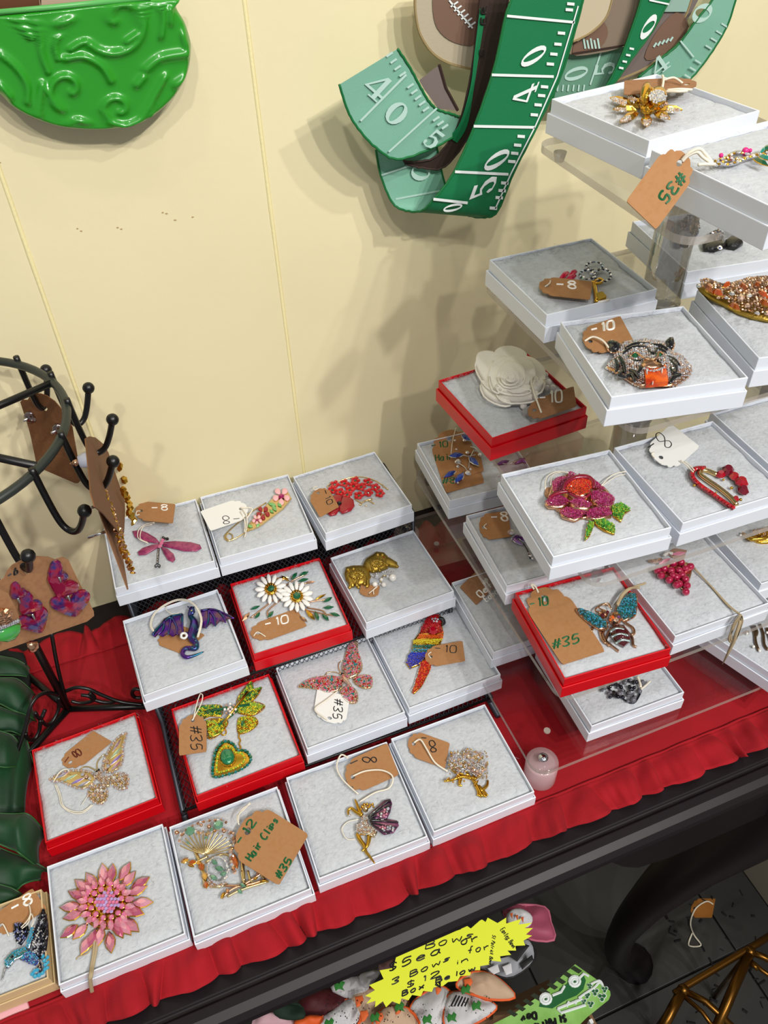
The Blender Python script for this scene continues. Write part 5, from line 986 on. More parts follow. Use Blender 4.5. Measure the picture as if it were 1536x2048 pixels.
strip(rb,FP,[(668,-70,930,-70,.500),(655,0,902,0,.500),(635,60,884,70,.500),(595,240,825,262,.500),(530,430,745,432,.500),(458,592,664,592,.500),(388,686,610,722,.502),(345,724,565,745,.515),(285,720,500,735,.545),(245,690,450,690,.556),(208,600,420,600,.560),(192,515,400,500,.562)],grn,edge=grn_e,flip=True)
for a,b_ in [((640,54),(872,76)),((588,256),(800,262)),((526,432),(735,436)),((462,588),(645,597)),((388,682),(505,695))]: line(rb,FP,a,b_,9,.4992,rwh)
for a,b_ in [((884,20),(862,95)),((862,95),(812,262)),((812,262),(737,432)),((737,432),(655,592)),((655,592),(600,715))]: line(rb,FP,a,b_,4,.4992,rwh,'side_line')
for x,y in [(862,12),(857,32),(830,112),(818,150),(804,184),(792,218),(772,296),(762,326),(750,358),(737,392),(692,466),(680,496),(670,524),(660,552),(636,626),(627,652),(617,676),(597,712)]: line(rb,FP,(x-16,y),(x+9,y+2),10,.4992,rwh,'yard_tick')
for d,x,y in ((D0,732,192),(D4,700,326),(D0,606,548),(D5,562,642)): digit(rb,FP,d,x,y,(25,-68),(-84,38),.4985,rwh)
digit(rb,FP,D0,455,712,(16,-30),(-64,10),.4990,rwh)
line(rb,FP,(258,682),(440,648),6,.5570,rwp); line(rb,FP,(210,600),(330,560),6,.5590,rwp); digit(rb,FP,D0,345,590,(30,-60),(-60,-20),.5575,rwp)
rb=thing('ribbon_tail','pale reverse side of a green football ribbon curling left, printed 40','ribbon',U(FP,300,350,PY(.52)))
strip(rb,FP,[(66,290,266,168,.520),(95,380,310,235,.522),(130,440,345,300,.522),(190,505,375,350,.522),(265,546,405,376,.523),(380,510,455,392,.526),(475,462,480,400,.545),(500,470,500,380,.56)],grn_p,edge=grn_e)
digit(rb,FP,D4,200,297,(60,52),(62,-66),.5200,rwp); digit(rb,FP,D0,262,388,(52,46),(58,-62),.5200,rwp); line(rb,FP,(138,414),(295,255),7,.5195,rwp); line(rb,FP,(235,520),(400,370),6,.5200,rwp); digit(rb,FP,D5,390,478,(40,30),(50,-50),.5200,rwp)
for x,y in [(240,185),(254,207),(268,230),(285,252),(312,292),(325,312),(338,332),(352,352),(365,372),(400,405),(415,420),(430,432)]: line(rb,FP,(x-13,y+9),(x+8,y-6),7,.5195,rwp,'yard_tick')
rb=thing('brown_ribbon','dark brown ribbon hanging behind the central green one, ending in a grey-brown point','ribbon',U(FP,540,250,PY(.535)))
strip(rb,FP,[(556,-60,650,-60,.535),(545,40,640,40,.535),(530,180,610,200,.535),(505,320,560,330,.535),(470,440,520,450,.540),(400,535,430,570,.548),(330,555,350,575,.552),(285,552,290,560,.555)],brd,edge=brd)
strip(rb,FP,[(548,30,570,30,.530),(530,180,545,190,.530),(515,300,528,300,.530),(480,420,505,430,.534),(440,470,470,490,.54)],grn,name='green_side',flip=True)
patch(rb,FP,[(340,275),(378,245),(410,222),(432,300),(472,378),(405,372),(360,310)],.528,gry,'pointed_end',.0006); MB().tube([U(FP,408,222,PYR(.5275)),U(FP,430,300,PYR(.5275)),U(FP,472,378,PYR(.5275))],.0012,5).build('wired_edge',brd,rb)
write(rb,FP,'SUMMER',(562,190),(570,20),(-16,0),PYR(.5295),M('ink_dark_brown',(30,18,14),.7),w=.0006)
rb=thing('football_print_ribbon','sheer tan ribbon loop with a brown football print left of the central green ribbon','ribbon',U(FP,440,100,PY(.56)))
patch(rb,FP,[(338,-70),(328,0),(330,60),(345,120),(385,180),(440,215),(520,237),(545,225),(556,120),(566,0),(568,-70)],.560,tan_s,'band',.0006,3)
patch(rb,FP,[(405,-80),(385,-20),(388,60),(410,110),(460,145),(530,150),(548,60),(552,-40),(520,-90)],.5595,brn,'football_print',.0003,3)
line(rb,FP,(440,0),(520,95),6,.559,rwh,'lace'); [line(rb,FP,(445+i*12,22+i*14),(470+i*12,4+i*14),5,.559,rwh,'lace') for i in range(6)]
MB().tube(smooth([U(FP,x,y,PYR(.5592)) for x,y in [(336,-60),(326,0),(330,60),(345,120),(385,180),(440,215),(520,237)]],5),.0010,5).build('wired_edge',M('tan_ribbon_edge',(150,130,90),.7),rb)
rb=thing('football_print_ribbon','sheer tan football-print ribbon loop right of the central green ribbon','ribbon',U(FP,950,80,PY(.565)))
patch(rb,FP,[(905,-70),(1105,-70),(1090,60),(1050,150),(950,182),(855,184),(870,100),(895,0)],.566,M('sheer_brown_ribbon',(128,112,96),.7),'band',.0006,3)
patch(rb,FP,[(890,110),(960,70),(985,110),(960,160),(900,180),(862,182)],.5655,brn,'football_print',.0003,3); [line(rb,FP,(900+i*12,130+(i%2)*6),(906+i*12,165),6,.565,rwp,'lace') for i in range(5)]
patch(rb,FP,[(905,-70),(1010,-70),(985,50),(930,110),(868,140),(885,40)],.558,M('tan_ribbon_light',(190,176,150),.6),'inner_turn',.0006,3); MB().tube(smooth([U(FP,x,y,PYR(.557)) for x,y in [(1012,-60),(985,50),(930,110),(868,142)]],5),.0009,5).build('wired_edge',MATS['tan_ribbon_edge'],rb)
line(rb,FP,(862,182),(1050,152),5,.5650,brd,'dark_hem')
rb=thing('football_ribbon','pale green football ribbon low behind the central one, just above the top box','ribbon',U(FP,900,250,PY(.575)))
strip(rb,FP,[(842,188,1052,158,.575),(820,250,1010,240,.575),(800,330,960,330,.575),(790,380,930,380,.575)],M('dim_green_ribbon',(96,140,118),.7),edge=grn_e)
digit(rb,FP,D0,878,252,(10,-50),(-80,20),.5745,rwp); digit(rb,FP,D5,975,235,(10,-50),(-70,10),.5745,rwp); [line(rb,FP,(815+i*18,290),(812+i*18,312),5,.5745,rwp,'yard_tick') for i in range(6)]; line(rb,FP,(925,290),(965,170),5,.5745,rwp)
rb=thing('football_ribbon','narrow deep green ribbon printed with a zero running down to the top box','ribbon',U(FP,1080,120,PY(.55)))
strip(rb,FP,[(1110,-70,1240,-70,.550),(1100,0,1198,0,.550),(1068,100,1140,105,.550),(1030,200,1070,200,.550),(985,290,1005,290,.552),(940,330,960,330,.555)],grn,edge=grn_e,flip=True); digit(rb,FP,D0,1126,92,(34,-90),(-48,26),.5492,rwh); [line(rb,FP,(1060-i*12,165+i*22),(1075-i*12,168+i*22),7,.5492,rwh,'yard_tick') for i in range(4)]; line(rb,FP,(1128,0),(1195,14),6,.5492,rwh)
rb=thing('football_print_ribbon','grey-brown sheer football ribbon between the two right-hand green ribbons','ribbon',U(FP,1150,150,PY(.585)))
patch(rb,FP,[(1165,-70),(1310,-70),(1290,10),(1215,130),(1130,225),(1040,275),(985,285),(1040,200),(1110,110)],.585,gry,'band',.0006,3); patch(rb,FP,[(1220,40),(1262,90),(1215,150),(1150,200),(1110,195),(1150,110)],.5845,brn,'football_print',.0003,3); [line(rb,FP,(1140+i*14,160-i*5),(1150+i*14,145-i*5),6,.584,rwp,'lace') for i in range(5)]
MB().tube(smooth([U(FP,x,y,PYR(.584)) for x,y in [(1275,-10),(1250,60),(1205,140),(1130,225),(985,288)]],5),.0010,5).build('wired_edge',MATS['tan_ribbon_edge'],rb)
patch(rb,FP,[(1190,-70),(1290,-70),(1255,40),(1170,40),(1165,10)],.582,M('pale_teal_ribbon',(140,170,158),.7),'folded_turn',.0006)
rb=thing('football_ribbon','faded green football ribbon at the far right, printed 0 and 4 with yard ticks','ribbon',U(FP,1300,120,PY(.57)))
strip(rb,FP,[(1385,-70,1452,-70,.570),(1345,0,1425,0,.570),(1290,70,1395,90,.570),(1230,150,1335,190,.572),(1170,200,1262,278,.574),(1110,250,1180,330,.576),(1090,265,1140,360,.578)],grn_p,edge=grn_e)
digit(rb,FP,D0,1310,45,(50,-70),(-52,-20),.5695,rwp); digit(rb,FP,D4,1165,222,(56,-44),(-30,-44),.5710,rwp); line(rb,FP,(1235,140),(1280,195),6,.5700,rwp)
for i in range(8): line(rb,FP,(1375-i*18,80+i*25),(1395-i*18,92+i*25),6,.5698,rwp,'yard_tick') if i!=4 else 0
# ================================================================ earring spinner rack
RC=Vector((-.1330,.4915,.306)); RR=.0912
rk=thing('earring_rack','black wire earring spinner with ball-tipped hooks and scrolled base at the left','rack',(-.1304,.4975,0))
MB().tube([RC+Vector((RR*math.cos(t),RR*math.sin(t),0)) for t in [k*math.pi/36 for k in range(72)]],.0030,8,closed=True).build('ring',M('worn_black_wire',(40,46,42),.4),rk,smooth=True)
base=Vector((U(F1,137,1418,.006))); base.z=.006
MB().tube([base,(base.x,base.y,.10),(RC.x,RC.y,.20),(RC.x,RC.y,.36)],.0034,8).build('pole',wire_m,rk,smooth=True)
for a in (20,140,260,320): MB().tube([RC,RC+Vector((RR*math.cos(R(a)),RR*math.sin(R(a)),0))],.0026,8).build('spoke',wire_m,rk,smooth=True)
def prof_px(ball,pts):
    B=U(F1,*ball,.288); az=math.atan2(B.y-RC.y,B.x-RC.x); n=Vector((-math.sin(az),math.cos(az),0)); out=[]
    for p in pts: q=U(F1,*p,(RC,n)); out.append(((q-RC).dot(Vector((math.cos(az),math.sin(az),0))),q.z-RC.z))
    return out
HP=prof_px((226,923),[(120,866),(150,930),(172,968),(190,980),(207,975),(218,955),(226,925)])
HKS=[]
for ball in [(92,740),(177,776),(225,839),(226,923),(169,1022),(56,1112)]:
    B=U(F1,*ball,RC.z+HP[-1][1]); az=math.atan2(B.y-RC.y,B.x-RC.x); d=Vector((math.cos(az),math.sin(az),0)); rs_s=(B-RC-Vector((0,0,HP[-1][1]))).length
    P=[RC+d*(r+(rs_s-HP[-1][0])*i/6)+Vector((0,0,z)) for i,(r,z) in enumerate(HP)]
    h=MB().tube(smooth(P,5),.0022,8).build('hook',wire_m,rk,smooth=True); MB().sphere(P[-1],.0043,12,8).build('ball_tip',wire_m,h,smooth=True); WORLDPOS[h.name]=WORLDPOS[rk.name]
    HKS.append((P,d))
def vplane(p,q): d=Vector((q.x-p.x,q.y-p.y,0)).normalized(); return (p,Vector((-d.y,d.x,0)))
l1=U(F1,300,1412,.006); l2=U(F1,-20,1590,.006); pl1=vplane(base,l1); pl2=vplane(base,l2)
MB().tube([base,l1],.0030,8).build('base_leg',wire_m,rk,smooth=True); MB().tube([base,l2],.0030,8).build('base_leg',wire_m,rk,smooth=True); MB().tube([base,base+Vector((-.03,.05,0))],.003,8).build('base_leg',wire_m,rk,smooth=True)
for L in ([(520,560),(600,532),(700,545),(800,590),(950,645),(1130,668)],[(560,640),(640,655),(720,640),(745,610),(705,575)],[(640,592),(700,600),(745,635)],[(745,630),(800,645),(870,650),(912,635)],[(1110,615),(1060,608),(1040,575),(1060,545),(1100,548)]): MB().tube(smooth([U(FC2,x,y,pl1) for x,y in L],5),.0017,6).build('scroll',wire_m,rk,smooth=True)
for L in ([(470,592),(380,572),(300,600),(240,680),(205,820),(150,1000),(100,1120),(70,1180)],[(462,610),(462,700),(420,790),(370,828),(325,790)],[(275,728),(318,780),(355,705)],[(318,785),(310,870),(270,940),(220,935),(200,890)]): MB().tube(smooth([U(FC2,x,y,pl2) for x,y in L],5),.0017,6).build('scroll',wire_m,rk,smooth=True)
MB().tube(smooth([base,U(FC2,480,480,PY(base.y)),U(FC2,440,300,PY(base.y)),U(FC2,405,100,PY(base.y))],4),.0018,6).build('brace',wire_m,rk,smooth=True)
# earring cards
card_b=M('kraft_card_back',(118,76,42),.8,var=(300,(108,68,36),.45,.7)); 
def card(F,pts,pl,hole,label,mat,sm=0):
    nrm=pl[1] if pl[1].dot(CF)<0 else -pl[1]
    e=thing('earring_card',label,'earring card',U(F,pts[0][0],pts[0][1],pl))
    loops=[[U(F,x,y,pl) for x,y in pts]]
    if hole: loops.append([U(F,hole[0]+hole[2]*math.cos(t),hole[1]+hole[3]*math.sin(t),pl) for t in [-k*.785 for k in range(8)]])
    MB().prism(loops,-.0003,.0003,nrm=nrm).build('card',mat,e); return e,pl,nrm
P,d=HKS[0]; plA=(P[3],d)
e,pl,nr=card(FM,[(262,790),(290,762),(355,768),(395,700),(450,680),(520,684),(600,710),(700,780),(790,880),(850,985),(925,1110),(1035,1750),(1032,1800),(1000,1832),(960,1830),(500,1630),(470,1590),(400,1250),(370,1130)],plA,(585,880,26,30),'brown earring card seen from behind, highest on the rack',card_b)
for x,y in ((410,975),(770,1130)): MB().sphere(U(FM,x,y,pl)+nr*.001,.0055,14,6,sc=(1,.5,1)).build('clear_backing',clear_mat('clear_disc',(230,215,210),.6,.9),e,smooth=True); MB().tube([U(FM,x,y,pl),U(FM,x-110,y+60,(P[3]+nr*.008,d))],.0010,8).build('stud_post',silver_m,e,smooth=True)
P,d=HKS[2]; plC=(P[3],d)
e,pl,nr=card(FK,[(527,612),(552,598),(590,605),(645,650),(690,735),(745,800),(768,900),(775,1060),(768,1195),(740,1200),(640,1080),(585,1035),(560,950),(552,850)],plC,None,'brown earring card turned edgewise behind the right-hand hook',card_b)
for x,y in ((575,735),(705,845)): c_=U(FK,x,y,pl); MB().tube([c_+nr*.0006,c_+nr*.004,c_+nr*.0085],[.0050,.0050,.0038],14).build('white_backing',M('white_rubber',(206,208,222),.4),e,smooth=True); MB().sphere(c_+nr*.0105,.0022,8,6).build('gold_nut',rgold_m,e,smooth=True); MB().tube([c_+nr*.008,c_+nr*.014],.0008,6).build('stud_post',rgold_m,e,smooth=True)
b=Br('dragonfly',FK,'dangling_earring','gold nugget earring dangling at the right edge of the rack','earring',(790,1000),pl=.2)
mb=MB(); r_=random.Random(5)
for x,y in [(745,790),(765,810),(775,835),(772,870),(765,930),(775,955),(790,980),(800,1010),(808,1040),(800,1070),(815,1090),(828,1110),(830,1135)]: mb.gem(U(FK,x,y,(plC[0]-nr*.006,plC[1])),.0030,6,.9,tilt=.8)
mb.build('nuggets',gold_m,b.e,kind='stuff')
P,d=HKS[3]; c0=P[3]+Vector((0,0,.006)); vd=Vector((c0.x,c0.y,0)).normalized(); tg_=_rz(vd,R(-7)); d=Vector((tg_.y,-tg_.x,0))
e=thing('earring_card','brown earring card seen nearly edge-on with gold glitter chains','earring card',c0)
MB().prism([[c0+tg_*a+Vector((0,0,z)) for a,z in [(-.012,.004),(.012,.004),(.022,-.008),(.024,-.02),(.024,-.082),(.020,-.086),(-.020,-.086),(-.024,-.082),(-.024,-.02),(-.022,-.008)]]],-.0003,.0003,nrm=d).build('card',kraft2_m,e)
for a,l in ((-.012,.07),(.002,.055),(-.006,.082)):
    mb=MB(); r_=random.Random(int(l*1000))
    for i in range(int(l/.0011)):
        mb.gem(c0+d*(.004+r_.random()*.0025)+tg_*(a+r_.uniform(-.0022,.0022))+Vector((0,0,-.004-i*.0011)),.0016,5,.9,mi=i%2,tilt=.9)
    mb.build('glitter_chain',[gold_m,rgold_m],e,kind='stuff')
for z in (-.012,-.036): MB().tube([c0+tg_*-.01+Vector((0,0,z)),c0+tg_*-.01-d*.014+Vector((0,0,z-.001))],.0011,6).build('clasp_pin',silver_m,e,smooth=True)
P,d=HKS[5]; plF=(P[3]-d*.001,d)
e,pl,nr=card(FK,[(22,1480),(45,1430),(75,1395),(165,1350),(230,1340),(300,1345),(340,1360),(390,1345),(425,1365),(450,1420),(580,1680),(583,1710),(540,1745),(0,1930),(-20,1930),(-20,1500)],plF,(172,1438,22,14),'brown earring card with pink stone heart drop earrings, marked -6',kraft2_m)
write(e,FK,'-6',(52,1478),(112,1440),(-10,-34),pl,ink_k,w=.0006,dz=.0005)
hm=gem('raspberry_foil',(140,14,60)); 
hm2=M('foil_flecks',(150,16,56),.08,metal=.3,coat=1,var=(140,(50,40,110),.45,.6))
def heart(cx,cy,w,h,ang):
    pts=[(0,-.25),(.2,-.48),(.45,-.45),(.52,-.15),(.35,.15),(0,.5),(-.35,.15),(-.52,-.15),(-.45,-.45),(-.2,-.48)]; a=R(ang)
    return [(cx+(x*w*math.cos(a)-y*h*math.sin(a)),cy+(x*w*math.sin(a)+y*h*math.cos(a))) for x,y in pts]
for i,(x,y,w,h,a) in enumerate([(345,1438,130,110,60),(378,1530,190,130,20),(440,1640,240,150,-15),(100,1560,100,100,40),(170,1640,140,140,40),(215,1745,190,150,-30)]):
    q=[(v.x,v.y) for v in smooth([(px,py,0) for px,py in heart(x,y,w,h,a)],3,True)]
    MB().dome([U(FK,px,py,(pl[0]-d*0+nr*.002,pl[1])) for px,py in q],.004,nrm=nr).build('heart_stone',[hm2,hm][i==1],e,smooth=False)
for x,y in ((370,1485),(425,1600),(115,1615),(205,1715)): MB().tube([U(FK,x-5,y-15,(pl[0]+nr*.006,pl[1])),U(FK,x+8,y+15,(pl[0]+nr*.006,pl[1]))],.0008,6).build('jump_ring',silver_m,e,smooth=True)
pl5=(plF[0]+nr*.022,plF[1])
e,pl,nr=card(FK,[(-40,1510),(0,1545),(50,1570),(95,1660),(135,1770),(110,1790),(-40,1800)],pl5,None,'brown earring card with green and gold shamrock-coloured stones, cut by the left edge',kraft2_m)
MB().dome([U(FK,x,y,(pl[0]+nr*.001,pl[1])) for x,y in [(-30,1800),(0,1780),(60,1760),(118,1755),(115,1800),(80,1845),(30,1862),(-30,1855)]],.005,nrm=nr).build('green_cabochon',M('green_stripe_stone',(60,150,64),.15,coat=.8,var=(60,(90,120,120),.45,.55)),e,smooth=True)
mb=MB(); r_=random.Random(3)
for i in range(40): mb.gem(U(FK,-10+i%20*6.5,1800-(i%20)*2.6+(i//20)*9-12,(pl[0]+nr*.005,pl[1])),.0012,6,.8,mi=i%2)
mb.build('crystal_band',[crystal_m,silver_m],e,kind='stuff'); mb=MB()
for i in range(26): mb.gem(U(FK,r_.uniform(-10,55),r_.uniform(1690,1745),(pl[0]+nr*.003,pl[1])),.0030,6,.9,tilt=.7)
mb.build('gold_nuggets',rgold_m,e,kind='stuff'); pk=MB().dome([U(FK,x,y,(plF[0]+nr*.012,plF[1])) for x,y in [(165,1880),(190,1865),(228,1868),(232,1895),(205,1925),(175,1930)]],.004,nrm=nr)
tag(pk.build('gold_charm',rgold_m,smooth=True),'small rose gold charm hanging below the heart earring card','charm')
# ================================================================ dark green velvet ribbon pile
vel=M('green_velvet',(3,44,20),.6,sheen=.06,bump=(300,.3,.0004),var=(30,(5,62,28),.35,.7)); ved=M('velvet_edge_green',(40,84,40),.5)
vr=thing('velvet_ribbon','pile of looped dark green velvet ribbon with wired edges at the left edge','ribbon',U(FC2,100,1000,.02))
def vstrip(top,bot,z,bulge=.014,nm='ribbon_loop'):
    A=smooth([U(FC2,x,y,z) for x,y in top],5); B=smooth([U(FC2,x,y,z) for x,y in bot],5); m=8; vs=[]; n=min(len(A),len(B))
    for i in range(n):
        for j in range(m+1): t=j/m; vs.append(A[i].lerp(B[i],t)+Vector((0,0,bulge*math.sin(t*math.pi)*.8+.002*math.sin(i*.5)-(z-.002)*max(0,i/(n-1)-.55)/.45*max(0,i/(n-1)-.55)/.45)))
    q=MB(); q.add(vs,[(i*(m+1)+j,i*(m+1)+j+1,(i+1)*(m+1)+j+1,(i+1)*(m+1)+j) for i in range(n-1) for j in range(m)]); o=q.build(nm,vel,vr,smooth=True)
    s=o.modifiers.new('thick','SOLIDIFY'); s.thickness=.0007
    for j,P_ in ((0,A),(m,B)): MB().tube([vs[i*(m+1)+j] for i in range(n)],.0007,5).build('wired_edge',ved,vr,smooth=True)
vstrip([(-60,300),(0,290),(100,290),(195,310)],[(-60,470),(0,440),(110,420),(215,400)],.018,.006)
vstrip([(-60,470),(0,462),(120,445),(212,480)],[(-60,690),(0,665),(110,700),(222,690)],.026,.014)
vstrip([(-60,690),(0,690),(120,712),(214,702)],[(-60,900),(0,885),(80,860),(170,868)],.022,.010)
vstrip([(-60,880),(0,880),(90,895),(128,945)],[(-60,1170),(0,1160),(60,1140),(110,1060)],.030,.010)
vstrip([(-60,900),(60,900),(150,900),(205,930),(232,1080)],[(-60,1560),(0,1545),(60,1540),(110,1530),(162,1525)],.012,.008)
vstrip([(-60,1530),(0,1530),(150,1518),(230,1528),(280,1560)],[(-60,1760),(0,1770),(100,1800),(160,1835),(222,1845)],.030,.014)
vstrip([(-60,1790),(0,1800),(110,1835),(240,1895),(378,1950)],[(-60,2160),(0,2140),(120,2120),(190,2080),(290,2010)],.010,.010)
vstrip([(-60,2100),(0,2090),(80,2100),(150,2130)],[(-60,2260),(0,2240),(60,2220),(120,2200)],.016,.008)
MB().prism([[U(FC2,x,y,.004) for x,y in [(-60,250),(200,290),(250,480),(220,700),(200,900),(200,1000),(-60,1500)]]],0,.006).build('loop_shade',M('velvet_shadow_black',(8,14,12),.9),vr)  # black slab added under the loops, painted as the shade between them
# ================================================================ under the table
bxm=M('corrugated_card',(122,92,62),.8,bump=(80,.2,.0005)); zb=-.44
def Uz(F,x,y,z): return U(F,x,y,z)
cb=thing('cardboard_box','open brown cardboard box on the floor full of bows','box',(.17,.10,-.75))
cx0,cx1,cy0,cy1=-.10,.30,-.06,.23
for a,bb in (((cx0,cy0),(cx1,cy0)),((cx1,cy0),(cx1,cy1)),((cx1,cy1),(cx0,cy1)),((cx0,cy1),(cx0,cy0))):
    mx_,my_=(a[0]+bb[0])/2,(a[1]+bb[1])/2; L=math.hypot(bb[0]-a[0],bb[1]-a[1])
    MB().box((mx_,my_,-.607),(L if a[1]==bb[1] else .004,.004 if a[1]==bb[1] else L,.28)).build('side_panel',bxm,cb)
MB().box(((cx0+cx1)/2,(cy0+cy1)/2,-.743),(cx1-cx0,cy1-cy0,.004)).build('bottom_panel',bxm,cb)
MB().prism([[Uz(FN,x,y,-.46) for x,y in [(-40,1300),(278,1148),(292,1190),(130,1290),(-40,1390)]]],0,.003).build('flap',bxm,cb)
def sheet(par,F,pts,z,mat,name,edge=None,h=.012,sm=3):
    q=[(v.x,v.y) for v in smooth([(x,y,0) for x,y in pts],sm,True)]
    g=MB(); g.dome([U(F,x,y,z) for x,y in q],h*.75,.05,9); n_=len(q); k_=random.random()*30
    for i,v in enumerate(g.v[n_:]):
        w_=min(1,(i//n_)/3); g.v[i+n_]=(v[0],v[1],v[2]+w_*(.011*noise.noise(Vector((v[0]*34+k_,v[1]*34,0)))+.005*noise.noise(Vector((v[0]*90+k_,v[1]*60,2)))))
    o=g.build(name,mat,par,smooth=True)
    if edge: P_=[U(F,x,y,z+.001) for x,y in q]; MB().tube(P_,.0016,5,closed=True).build('piped_edge',edge,par,smooth=True)
    return o
wrib=M('white_dotted_ribbon',(206,204,206),.7); orp=M('orange_piping',(226,92,34),.6); peach=M('burlap_peach',(196,166,140),.8,bump=(900,.4,.0005)); carr=M('carrot_orange',(226,104,50),.7); lf=M('leaf_print_green',(44,120,44),.7)
cbw=thing('carrot_bow','white bow with orange piping and carrot prints under the yellow sign','bow',U(FO,650,470,-.42))
for i,(p_,m_) in enumerate([([(395,560),(392,450),(430,412),(520,402),(640,450),(620,520),(560,560)],peach),([(255,560),(330,480),(400,440),(450,470),(420,560)],wrib),([(640,560),(650,470),(700,420),(765,388),(830,440),(800,560)],wrib),([(800,428),(880,416),(985,460),(985,492),(900,545),(790,560)],wrib),([(500,560),(540,480),(640,480),(680,560)],peach),([(840,370),(900,332),(970,340),(1030,380),(1070,435),(970,442),(850,402)],peach)]): sheet(cbw,FO,p_,-.430+.006*i,m_,'loop',orp)
for x,y,w in ((440,440,1),(600,470,1),(520,510,1),(880,370,1),(760,400,.7),(460,500,1)):
    MB().dome([U(FO,x+a*w,y+c*w,-.395) for a,c in [(-16,-8),(14,-14),(20,4),(4,30),(-10,34)]],.002).build('carrot_print',carr,cbw)
for x,y in ((505,512),(320,535),(604,470),(716,520),(915,465),(815,512),(872,400),(360,385)):
    MB().dome([U(FO,x+a,y+c,-.392) for a,c in [(-20,4),(-12,-14),(0,-6),(8,-20),(20,-8),(14,10),(22,22),(0,14),(-14,24)]],.0015).build('leaf_print',lf,cbw)
for i in range(30): 
    x,y=640+(i*37)%330,425+(i*53)%110
mb=MB(); r_=random.Random(8)
for i in range(70): mb.sphere(U(FO,r_.uniform(300,980),r_.uniform(430,545),-.392),.0008,5,3)
mb.build('dots',ink_k,cbw,kind='stuff')
for x in range(5): MB().tube([U(FO,812+x*14,470,-.389),U(FO,835+x*12,425+x*3,-.389)],.0009,4).build('stripe_print',ink_k,cbw)
pb=thing('plaid_bow','grey, white and black plaid bow right of the yellow sign','bow',U(FO,1060,290,-.40))
sheet(pb,FO,[(925,312),(1000,285),(1050,262),(1105,205),(1135,215),(1152,280),(1065,352),(985,345)],-.415,M('plaid_grey',(150,152,158),.7),'loop',M('black_stitch',(20,20,20),.7))
for i,p_ in enumerate([[(1040,262),(1100,215),(1130,225),(1080,290)],[(960,318),(1000,300),(1010,330),(985,342)],[(1090,300),(1140,262),(1146,282),(1100,322)],[(1020,310),(1055,295),(1060,335),(1035,345)]]): MB().dome([U(FO,x,y,-.399) for x,y in p_],.0012).build('plaid_check',[ink_k,M('plaid_white',(214,214,218),.7)][i%2 if i else 0],pb)
pk=thing('pink_ribbon_bow','dusty pink ribbon loop behind the tip of the yellow sign','bow',U(FO,1130,120,-.40)); sheet(pk,FO,[(1025,78),(1075,60),(1192,70),(1215,130),(1228,202),(1120,196),(1050,140)],-.43,M('dusty_pink',(168,78,104),.6),'loop',M('pink_edge',(190,100,124),.6),.016)
sheet(pk,FO,[(1035,110),(1060,82),(1105,82),(1142,112),(1125,150),(1060,150)],-.405,wrib,'white_loop'); [MB().dome([U(FO,1050+i*22,95+i*8,-.39),U(FO,1062+i*22,92+i*8,-.39),U(FO,1060+i*22,118+i*8,-.39)],.001).build('carrot_print',carr,pk) for i in range(3)]
lb=thing('mixed_bows','white, dark red and pink bows bunched left under the yellow sign','bow',U(FO,300,480,-.42))
for i,(p_,m_) in enumerate([([(200,440),(330,395),(390,430),(340,500),(210,520)],M('burgundy',(70,10,18),.7)),([(325,395),(450,345),(480,400),(400,440)],wrib),([(20,515),(80,500),(150,510),(190,545),(20,560)],M('pale_pink',(200,160,168),.7)),([(520,310),(570,280),(590,300),(540,340)],M('rose_print',(196,150,150),.7)),([(180,530),(250,505),(300,520),(260,560),(190,560)],orp),([(440,350),(480,330),(530,330),(470,400)],wrib),([(90,470),(200,460),(220,520),(120,520)],M('dark_green_cloth',(16,40,26),.8))]): sheet(lb,FO,p_,-.425+.004*i,m_,'loop')
MB().dome([U(FO,x,y,-.395) for x,y in [(340,385),(365,368),(385,372),(370,400),(350,402)]],.0015).build('leaf_print',lf,lb)
# St Patrick ribbon
sp=thing('st_patrick_ribbon','green ribbon with a truck, shamrocks and St Patricks Day lettering at lower right','ribbon',U(FN,350,1280,-.40))
lg=M('lime_print',(122,176,78),.7,var=(40,(142,192,100),.4,.6)); dk=M('dark_green_print',(14,92,40),.6); bk2=M('plaid_black_green',(34,44,24),.7)
o=MB().prism([[U(FN,x,y,-.405) for x,y in [(430,1058),(500,1108),(560,1150),(630,1212),(633,1235),(622,1262),(500,1360),(440,1420),(-60,1450),(-60,1410),(80,1340),(250,1220),(330,1150),(370,1110)]]],0,.0012).build('band',lg,sp)
q=.0016
for i in range(9):
    x0,y0=425-i*46,1066+i*31
    for j in range(2): MB().prism([[U(FN,a,c,-.405+q) for a,c in [(x0+j*22-(j*0),y0+j*14),(x0+24+j*22,y0+15+j*14),(x0+4+j*22,y0+30+j*14),(x0-20+j*22,y0+16+j*14)]]],0,.0004).build('plaid_check',bk2,sp) if (i+j)%2==0 or 1 else 0
def pr(pts,mat,nm,z=.0018): return MB().prism([[U(FN,x,y,-.405+z) for x,y in pts]],0,.0005).build(nm,mat,sp)
pr([(225,1300),(235,1262),(300,1240),(330,1225),(345,1195),(385,1170),(400,1140),(440,1130),(480,1120),(492,1150),(478,1200),(440,1235),(380,1260),(300,1310)],dk,'truck_print')
for cx,cy,r in ((428,1155,30),(262,1255,30)):
    MB().tube([U(FN,cx+r*math.cos(t),cy+r*.95*math.sin(t),-.4025) for t in [k*.52 for k in range(12)]],.0018,5,closed=True).build('wheel_print',rwh,sp); MB().tube([U(FN,cx+r*.5*math.cos(t),cy+r*.5*math.sin(t),-.4025) for t in [k*.7 for k in range(9)]],.0014,5,closed=True).build('wheel_print',rwh,sp)
